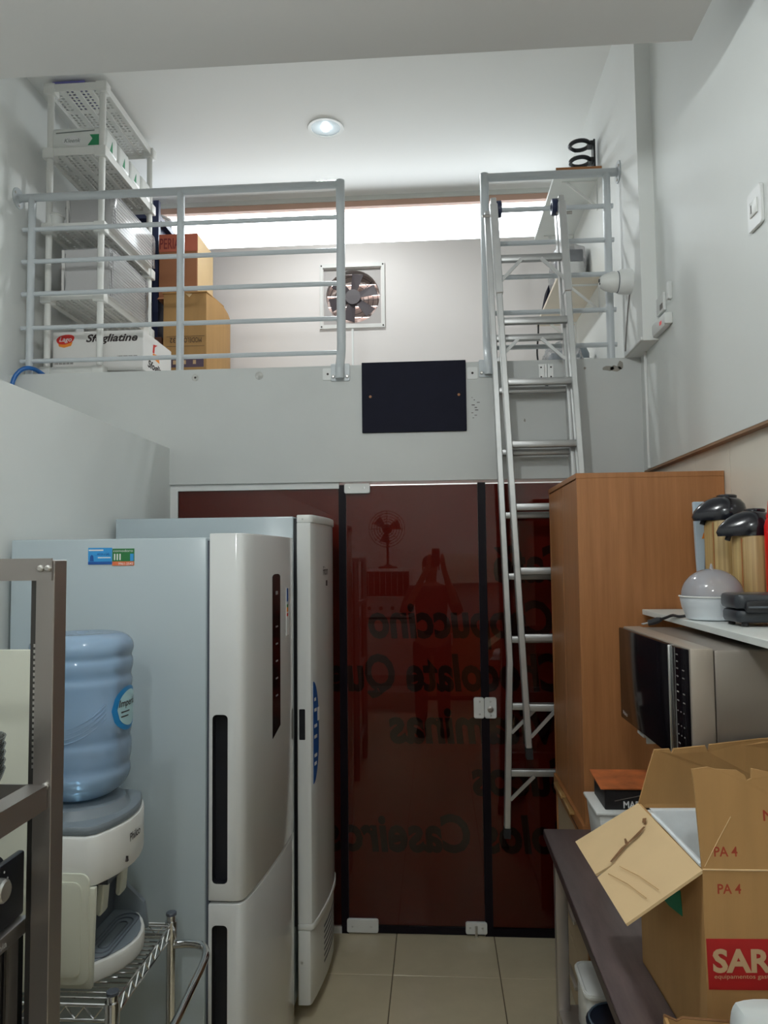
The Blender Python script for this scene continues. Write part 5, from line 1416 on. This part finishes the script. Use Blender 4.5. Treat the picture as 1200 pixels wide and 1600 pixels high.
build('foot', B().box(EC[0] + 0.03, EC[0] + 0.042, EC[1] - 0.07, EC[1] - 0.055, SZ + 0.0005, SZ + 0.006), RUBBER, eg)
build('cord', B().tube(smooth_path([(0.705, 2.195, SZ + 0.010), (0.690, 2.22, SZ + 0.0055), (0.684, 2.26, SZ + 0.006), (0.676, 2.30, SZ - 0.004), (0.664, 2.325, SZ - 0.012)], 6), 0.0042, 8), RUBBER, eg, smooth=True)
plg = build('plug', B().tube([(0.668, 2.318, SZ - 0.010), (0.660, 2.328, SZ - 0.014), (0.644, 2.336, 1.4985), (0.634, 2.338, 1.4975)], [0.006, 0.010, 0.0095, 0.0085], 10), BLACK, eg, smooth=True)
for k in (-1, 1):
    build('prong', B().cyl((0.634, 2.338 + k * 0.005, 1.4965), (0.617, 2.341 + k * 0.005, 1.4925), 0.0022, 6), CHROME, plg)

wf = thing('waffle_maker', 'black waffle maker beside the egg cooker at the shelf front', 'waffle maker', (0.85, 2.0, SZ))
build('lower_half', B().prism(rrect(0.748, 0.965, 1.945, 2.062, 0.02), 'Z', SZ + 0.010, SZ + 0.042), mat('charcoal_plastic', srgb(44, 48, 54), 0.35), wf, bevel=0.008)
build('upper_half', B().prism(rrect(0.744, 0.965, 1.940, 2.062, 0.02), 'Z', SZ + 0.044, SZ + 0.082), mat('charcoal_plastic_top', srgb(50, 54, 60), 0.3), wf, bevel=0.010)
hd = build('handle', B().prism(rrect(0.762, 0.822, SZ + 0.036, SZ + 0.066, 0.010), 'Y', 1.928, 1.942), BLACK, wf, bevel=0.003)
build('handle_bar', B().box(0.766, 0.818, 1.924, 1.930, SZ + 0.048, SZ + 0.053), GREYP_D, hd, bevel=0.001, seg=1)
for x in (0.77, 0.945):
    for y in (1.96, 2.045):
        build('foot', B().cyl((x, y, SZ + 0.0005), (x, y, SZ + 0.012), 0.009, 8), RUBBER, wf)

def pump_flask(label, cx, cy, r, zt, lidh, tipx):
    t = thing('pump_flask', label, 'flask', (cx, cy, SZ), 'bamboo patterned pump flasks')
    build('body', B().lathe([(r * 0.96, SZ + 0.001), (r, SZ + 0.012), (r, zt - 0.004), (r * 0.97, zt)], (cx, cy, 0), 32), BAMBOO, t, smooth=True)
    # cap: a dome drawn out into a beak towards the left
    prof = [(1.00, 0.0), (1.06, 0.012), (1.06, 0.030), (0.98, 0.050), (0.80, 0.064), (0.50, 0.073), (0.0, 0.076)]
    b = B(); n = 32
    for s, h in prof:
        for k in range(n):
            a = 2 * PI * k / n
            x, y = r * s * math.cos(a), r * s * math.sin(a)
            if x < 0:
                w = (-x / r)
                stretch = (tipx - r) * w ** 1.6 * max(0, (1 - (h / 0.076) ** 1.5))
                y *= 1 - 0.35 * w * w
                x -= stretch
            b.v.append(Vector((cx + x, cy + y, zt + h * lidh / 0.076)))
    m = len(prof)
    for i in range(m - 1):
        for k in range(n):
            l = (k + 1) % n
            b.f.append((i * n + k, i * n + l, (i + 1) * n + l, (i + 1) * n + k))
    b.f.append(tuple(range(n - 1, -1, -1)))
    build('pump_cap', b, LEATHER, t, smooth=True)
    build('pump_button', B().lathe([(r * 0.5, zt + lidh * 0.93), (r * 0.5, zt + lidh * 1.02), (r * 0.4, zt + lidh * 1.06), (0, zt + lidh * 1.07)], (cx + 0.008, cy, 0), 24), LEATHER, t, smooth=True)
    build('spout', B().tube([(cx - tipx + 0.035, cy, zt + 0.012), (cx - tipx + 0.026, cy, zt - 0.012)], 0.008, 10), BLACK, t, smooth=True)
    build('side_seam', B().cyl((cx - r * 0.82, cy - r * 0.6, SZ + 0.01), (cx - r * 0.82, cy - r * 0.6, zt - 0.006), 0.002, 6), WOODE, t)
pump_flask('taller bamboo patterned pump flask with black cap next to the cabinet', 0.897, 2.41, 0.060, 1.805, 0.076, 0.095)
pump_flask('shorter bamboo patterned pump flask with black cap beside the red flask', 0.905, 2.225, 0.056, 1.752, 0.074, 0.098)
rf = thing('red_flask', 'bright red thermos flask at the right edge on the wall shelf', 'flask', (0.942, 2.112, SZ))
build('body', B().lathe([(0.039, SZ + 0.001), (0.042, SZ + 0.01), (0.042, 1.775), (0.038, 1.792), (0.0345, 1.798)], (0.934, 2.112, 0), 28), RED, rf, smooth=True)
build('cup_cap', B().lathe([(0.036, 1.798), (0.036, 1.806), (0.033, 1.812), (0.030, 1.845), (0.022, 1.855), (0.0, 1.857)], (0.934, 2.112, 0), 28), RED, rf, smooth=True)
bp2 = thing('flat_package', 'pale blue narrow package leaning beside the taller pump flask', 'package', (0.852, 2.53, SZ))
build('sleeve', B().prism([(0.850, SZ + 0.001), (0.878, SZ + 0.001), (0.888, 1.80), (0.905, 1.872), (0.838, 1.872), (0.842, 1.72)], 'Y', 2.51, 2.528), mat('pale_blue_sleeve', srgb(186, 204, 218), 0.4), bp2, bevel=0.002, seg=1)
build('print', B().prism([(0.862, 1.60), (0.874, 1.60), (0.880, 1.74), (0.868, 1.70)], 'Y', 2.5085, 2.51), GREYP, bp2)
build('emblem', B().prism([(0.860, 1.752), (0.874, 1.752), (0.867, 1.772)], 'Y', 2.5085, 2.51), ORANGE, bp2)

# ================================================================== behind the viewer (seen mirrored in the glass door; base cupboard added)
st = thing('work_table', 'steel table carrying an oven, mirrored in the glass door', 'table', (-0.55, -1.55, 0))
build('table_top', B().box(-0.92, -0.18, -1.95, -1.30, 0.98, 1.02), STEEL, st, bevel=0.003)
build('lower_shelf', B().box(-0.90, -0.20, -1.93, -1.32, 0.30, 0.32), STEEL, st)
for x in (-0.90, -0.24):
    for y in (-1.93, -1.36):
        build('leg', B().box(x, x + 0.04, y, y + 0.04, 0, 0.98), STEEL, st)
ro = thing('electric_oven', 'wide dark-doored oven below the fan, mirrored in the glass door', 'oven', (-0.55, -1.6, 1.02))
build('body', B().box(-0.84, -0.26, -1.85, -1.42, 1.035, 1.58), mat('pale_oven_body', (0.62, 0.60, 0.58), 0.4), ro, bevel=0.008)
dd = build('door', B().box(-0.82, -0.30, -1.42, -1.405, 1.27, 1.55), BLACKG, ro, bevel=0.004)
build('handle', B().cyl((-0.79, -1.385, 1.265), (-0.33, -1.385, 1.265), 0.009, 10), STEEL_L, dd, smooth=True)
for k in range(7):
    build('window_bar', B().box(-0.76 + k * 0.065, -0.755 + k * 0.065, -1.404, -1.402, 1.29, 1.53), STEEL_L, dd)
for k in range(4):
    build('knob', B().lathe([(0.022, 0), (0.020, 0.022), (0.0, 0.024)], (-0.75 + k * 0.13, -1.42, 1.14), 16, 'Y'), BLACK, ro, smooth=True)
for x in (-0.80, -0.30):
    for y in (-1.81, -1.46):
        build('foot', B().cyl((x, y, 1.0205), (x, y, 1.036), 0.018, 10), RUBBER, ro)
rfan = thing('desk_fan', 'round desk fan standing on the oven, mirrored in the glass door', 'fan', (-0.55, -1.6, 1.58))
FC = Vector((-0.55, -1.56, 2.03))
build('base', B().lathe([(0.11, 1.581), (0.11, 1.60), (0.04, 1.615), (0.02, 1.63)], (-0.55, -1.62, 0), 24), BLACK, rfan, smooth=True)
build('stem', B().cyl((-0.55, -1.62, 1.62), (-0.55, -1.62, 2.02), 0.013, 10), BLACK, rfan, smooth=True)
build('motor', B().lathe([(0.04, -0.10), (0.055, -0.06), (0.055, 0.0), (0.03, 0.02)], FC, 18, 'Y'), BLACK, rfan, smooth=True)
for k in range(3):
    a = k * 2 * PI / 3 + 0.4
    ca, sa = math.cos(a), math.sin(a)
    def P2(r, t, y): return (FC.x + r * ca - t * sa, FC.y + y, FC.z + r * sa + t * ca)
    build('blade', B().slab([P2(0.03, -0.02, 0.02), P2(0.15, -0.07, 0.01), P2(0.16, 0.05, 0.04), P2(0.03, 0.02, 0.035)], 0.002), GREYP_D, rfan)
for k in range(6):
    r = 0.05 + k * 0.031
    build('guard_ring', B().tube([(FC.x + r * math.cos(a), FC.y + 0.07 - 0.03 * (r / 0.2) ** 2, FC.z + r * math.sin(a)) for a in [i * PI / 16 for i in range(32)]], 0.0035, 5, closed=True), BLACK, rfan)
for k in range(8):
    a = k * PI / 4
    build('guard_wire', B().tube([(FC.x + r * math.cos(a), FC.y + 0.07 - 0.03 * (r / 0.2) ** 2, FC.z + r * math.sin(a)) for r in (0.03, 0.1, 0.205)], 0.003, 5), BLACK, rfan)
wcup = thing('wall_cupboard', 'white wall cupboard on the wall behind the viewer, mirrored in the door', 'cupboard', (0.5, -2.4, 1.38))
build('carcass', B().box(0.10, 0.94, YBACK + 0.001, -2.27, 1.38, 1.76), WHITEP, wcup, bevel=0.003)
for xa, xb in ((0.105, 0.518), (0.522, 0.935)):
    d_ = build('door', B().box(xa, xb, -2.27, -2.252, 1.385, 1.74), CREAMP, wcup, bevel=0.002, seg=1)
    build('knob', B().lathe([(0.008, 0), (0.012, 0.015), (0.0, 0.02)], (xb - 0.04 if xa < 0.3 else xa + 0.04, -2.252, 1.43), 10, 'Y'), STEEL_L, d_)

bc = thing('added_base_cupboard', 'added brown base cupboard that darkens the lower door reflection', 'cupboard', (0.4, -2.3, 0))  # extra cupboard added to darken the lower part of the door reflection
build('carcass', B().box(-0.14, 0.94, YBACK + 0.001, -2.05, 0.06, 0.87), WOOD, bc, bevel=0.002, seg=1)
build('plinth', B().box(-0.12, 0.92, YBACK + 0.02, -2.10, 0.0, 0.06), BLACK, bc)
build('worktop', B().box(-0.16, 0.95, YBACK + 0.001, -2.02, 0.87, 0.90), DARKTOP, bc, bevel=0.003)
for k in range(3):
    d_ = build('door', B().box(-0.135 + k * 0.358, 0.218 + k * 0.358, -2.05, -2.032, 0.07, 0.86), WOOD, bc, bevel=0.002, seg=1)
    build('handle', B().box(0.17 + k * 0.358, 0.185 + k * 0.358, -2.032, -2.012, 0.66, 0.80), STEEL_L, d_)
def skin(name, nodes, edges, m, parent, sub=2, root=0):
    """grow a continuous surface over a skeleton: nodes = (x, y, z, radius)"""
    off = root_of(parent).location
    me = bpy.data.meshes.new(name)
    me.from_pydata([(n[0] - off.x, n[1] - off.y, n[2] - off.z) for n in nodes], edges, [])
    o = bpy.data.objects.new(name, me); COL.objects.link(o)
    o.modifiers.new('skin', 'SKIN')
    sv = me.skin_vertices[0].data if me.skin_vertices else None
    if sv is None:
        bpy.context.view_layer.update()
        bpy.context.view_layer.objects.active = o
        bpy.ops.mesh.customdata_skin_add()
        sv = me.skin_vertices[0].data
    for i, n in enumerate(nodes):
        r = n[3]
        sv[i].radius = r if isinstance(r, tuple) else (r, r)
        sv[i].use_root = i == root
    ss = o.modifiers.new('sub', 'SUBSURF'); ss.levels = sub; ss.render_levels = sub
    bpy.context.view_layer.update()
    dg = bpy.context.evaluated_depsgraph_get()
    new = bpy.data.meshes.new_from_object(o.evaluated_get(dg))
    o.modifiers.clear(); o.data = new
    for p in new.polygons: p.use_smooth = True
    new.materials.clear(); new.materials.append(m)
    o.parent = parent
    return o

px_, py_ = -0.05, -0.36
ph = thing('person', 'person in dark clothes holding up a phone, mirrored in the glass door', 'person', (px_, py_, 0))
N, E_ = [], []
def node(x, y, z, r, par=None):
    N.append((x, y, z, r))
    if par is not None: E_.append((par, len(N) - 1))
    return len(N) - 1
pel = node(px_, py_, 0.92, (0.15, 0.105))
wai = node(px_, py_, 1.08, (0.135, 0.10), pel)
che = node(px_, py_, 1.27, (0.155, 0.115), wai)
uch = node(px_, py_, 1.38, (0.11, 0.085), che)
nec = node(px_, py_ + 0.01, 1.455, 0.052, uch)
jaw = node(px_, py_ + 0.025, 1.53, (0.062, 0.072), nec)
hea = node(px_, py_ + 0.02, 1.61, (0.076, 0.092), jaw)
cro = node(px_, py_ + 0.01, 1.68, (0.055, 0.068), hea)
for s in (-1, 1):
    hip = node(px_ + s * 0.095, py_, 0.86, 0.088, pel)
    kne = node(px_ + s * 0.105, py_ + 0.02, 0.48, 0.056, hip)
    ank = node(px_ + s * 0.11, py_ - 0.01, 0.09, 0.038, kne)
    toe = node(px_ + s * 0.115, py_ + 0.14, 0.035, 0.033, ank)
    sho = node(px_ + s * 0.175, py_, 1.375, 0.056, uch)
    elb = node(px_ + s * 0.255, py_ + 0.09, 1.17, 0.042, sho)
    wri = node(s * 0.075 - 0.005, py_ + 0.275, 1.60, 0.027, elb)
    pal = node(s * 0.062, py_ + 0.30, 1.665, (0.034, 0.018), wri)
    for k, (dx, dz, ln) in enumerate(((0.016, 0.020, 0.9), (0.006, 0.040, 1.0), (-0.004, 0.052, 0.95), (-0.014, 0.058, 0.8))):
        f1_ = node(s * (0.062 + dx * 0.6), py_ + 0.315, 1.688 + dz * 0.4, 0.0085, pal)
        f2_ = node(s * (0.072 + dx * 0.3), py_ + 0.338, 1.690 + dz * 0.55, 0.008, f1_)
        f3_ = node(s * (0.072 + dx * 0.3 - 0.026 * ln), py_ + 0.3455, 1.692 + dz * 0.6, 0.007, f2_)
    t1_ = node(s * 0.046, py_ + 0.308, 1.672, 0.010, pal)
    t2_ = node(s * 0.030, py_ + 0.318, 1.690, 0.0085, t1_)
body_o = skin('body', N, E_, SKIN, ph, 2)
NS = [(px_, py_, 0.90, (0.175, 0.125)), (px_, py_, 1.08, (0.158, 0.122)), (px_, py_, 1.27, (0.176, 0.134)), (px_, py_, 1.385, (0.122, 0.098)), (px_, py_ + 0.003, 1.42, 0.070)]
ES = [(0, 1), (1, 2), (2, 3), (3, 4)]
for s in (-1, 1):
    i0 = len(NS)
    NS += [(px_ + s * 0.178, py_, 1.378, 0.074), (px_ + s * 0.258, py_ + 0.09, 1.165, 0.060), (px_ + s * 0.258 - s * 0.035, py_ + 0.135, 1.27, 0.052)]
    ES += [(3, i0), (i0, i0 + 1), (i0 + 1, i0 + 2)]
skin('shirt', NS, ES, SHIRT, body_o, 2)
NT = [(px_, py_, 0.95, (0.165, 0.12))]; ET = []
for s in (-1, 1):
    i0 = len(NT)
    NT += [(px_ + s * 0.097, py_, 0.84, 0.104), (px_ + s * 0.107, py_ + 0.02, 0.48, 0.075), (px_ + s * 0.11, py_ - 0.008, 0.10, 0.060)]
    ET += [(0, i0), (i0, i0 + 1), (i0 + 1, i0 + 2)]
skin('trousers', NT, ET, TROUS, body_o, 2)
for s in (-1, 1):
    build('shoe', B().box(px_ + s * 0.113 - 0.045, px_ + s * 0.113 + 0.045, py_ - 0.07, py_ + 0.19, 0.0, 0.075), RUBBER, body_o, bevel=0.03, seg=3)
    build('eye', B().lathe([(0, -0.010), (0.008, -0.006), (0.010, 0), (0.008, 0.006), (0, 0.010)], (px_ + s * 0.030, py_ + 0.098, 1.605), 12), DARKINK, body_o, smooth=True)
    build('ear', B().lathe([(0, -0.030), (0.014, -0.018), (0.016, 0), (0.012, 0.02), (0, 0.028)], (px_ + s * 0.078, py_ + 0.015, 1.60), 12, sx=0.5), SKIN, body_o, smooth=True)
build('nose', B().prism([(py_ + 0.095, 1.605), (py_ + 0.122, 1.568), (py_ + 0.098, 1.560)], 'X', px_ - 0.011, px_ + 0.011), SKIN, body_o, bevel=0.004)
build('mouth', B().box(px_ - 0.022, px_ + 0.022, py_ + 0.088, py_ + 0.097, 1.535, 1.542), mat('lips', srgb(130, 70, 62), 0.5), body_o, bevel=0.003)
hb_ = B(); 
hb_.lathe([(0.088, 1.612), (0.092, 1.645), (0.080, 1.690), (0.050, 1.718), (0.0, 1.726)], (px_, py_ + 0.004, 0), 24, sx=0.94, sy=1.08)
build('hair', hb_, HAIR, body_o, smooth=True)
pho = thing('phone', 'dark phone held upright by the mirrored person', 'phone', (0, -0.03, 1.62))
build('case', B().prism(rrect(-0.037, 0.037, 1.628, 1.785, 0.008), 'Y', -0.034, -0.026), BLACK, pho, bevel=0.001, seg=1)
build('screen', B().prism(rrect(-0.034, 0.034, 1.632, 1.781, 0.006), 'Y', -0.0345, -0.034), BLACKG, pho)
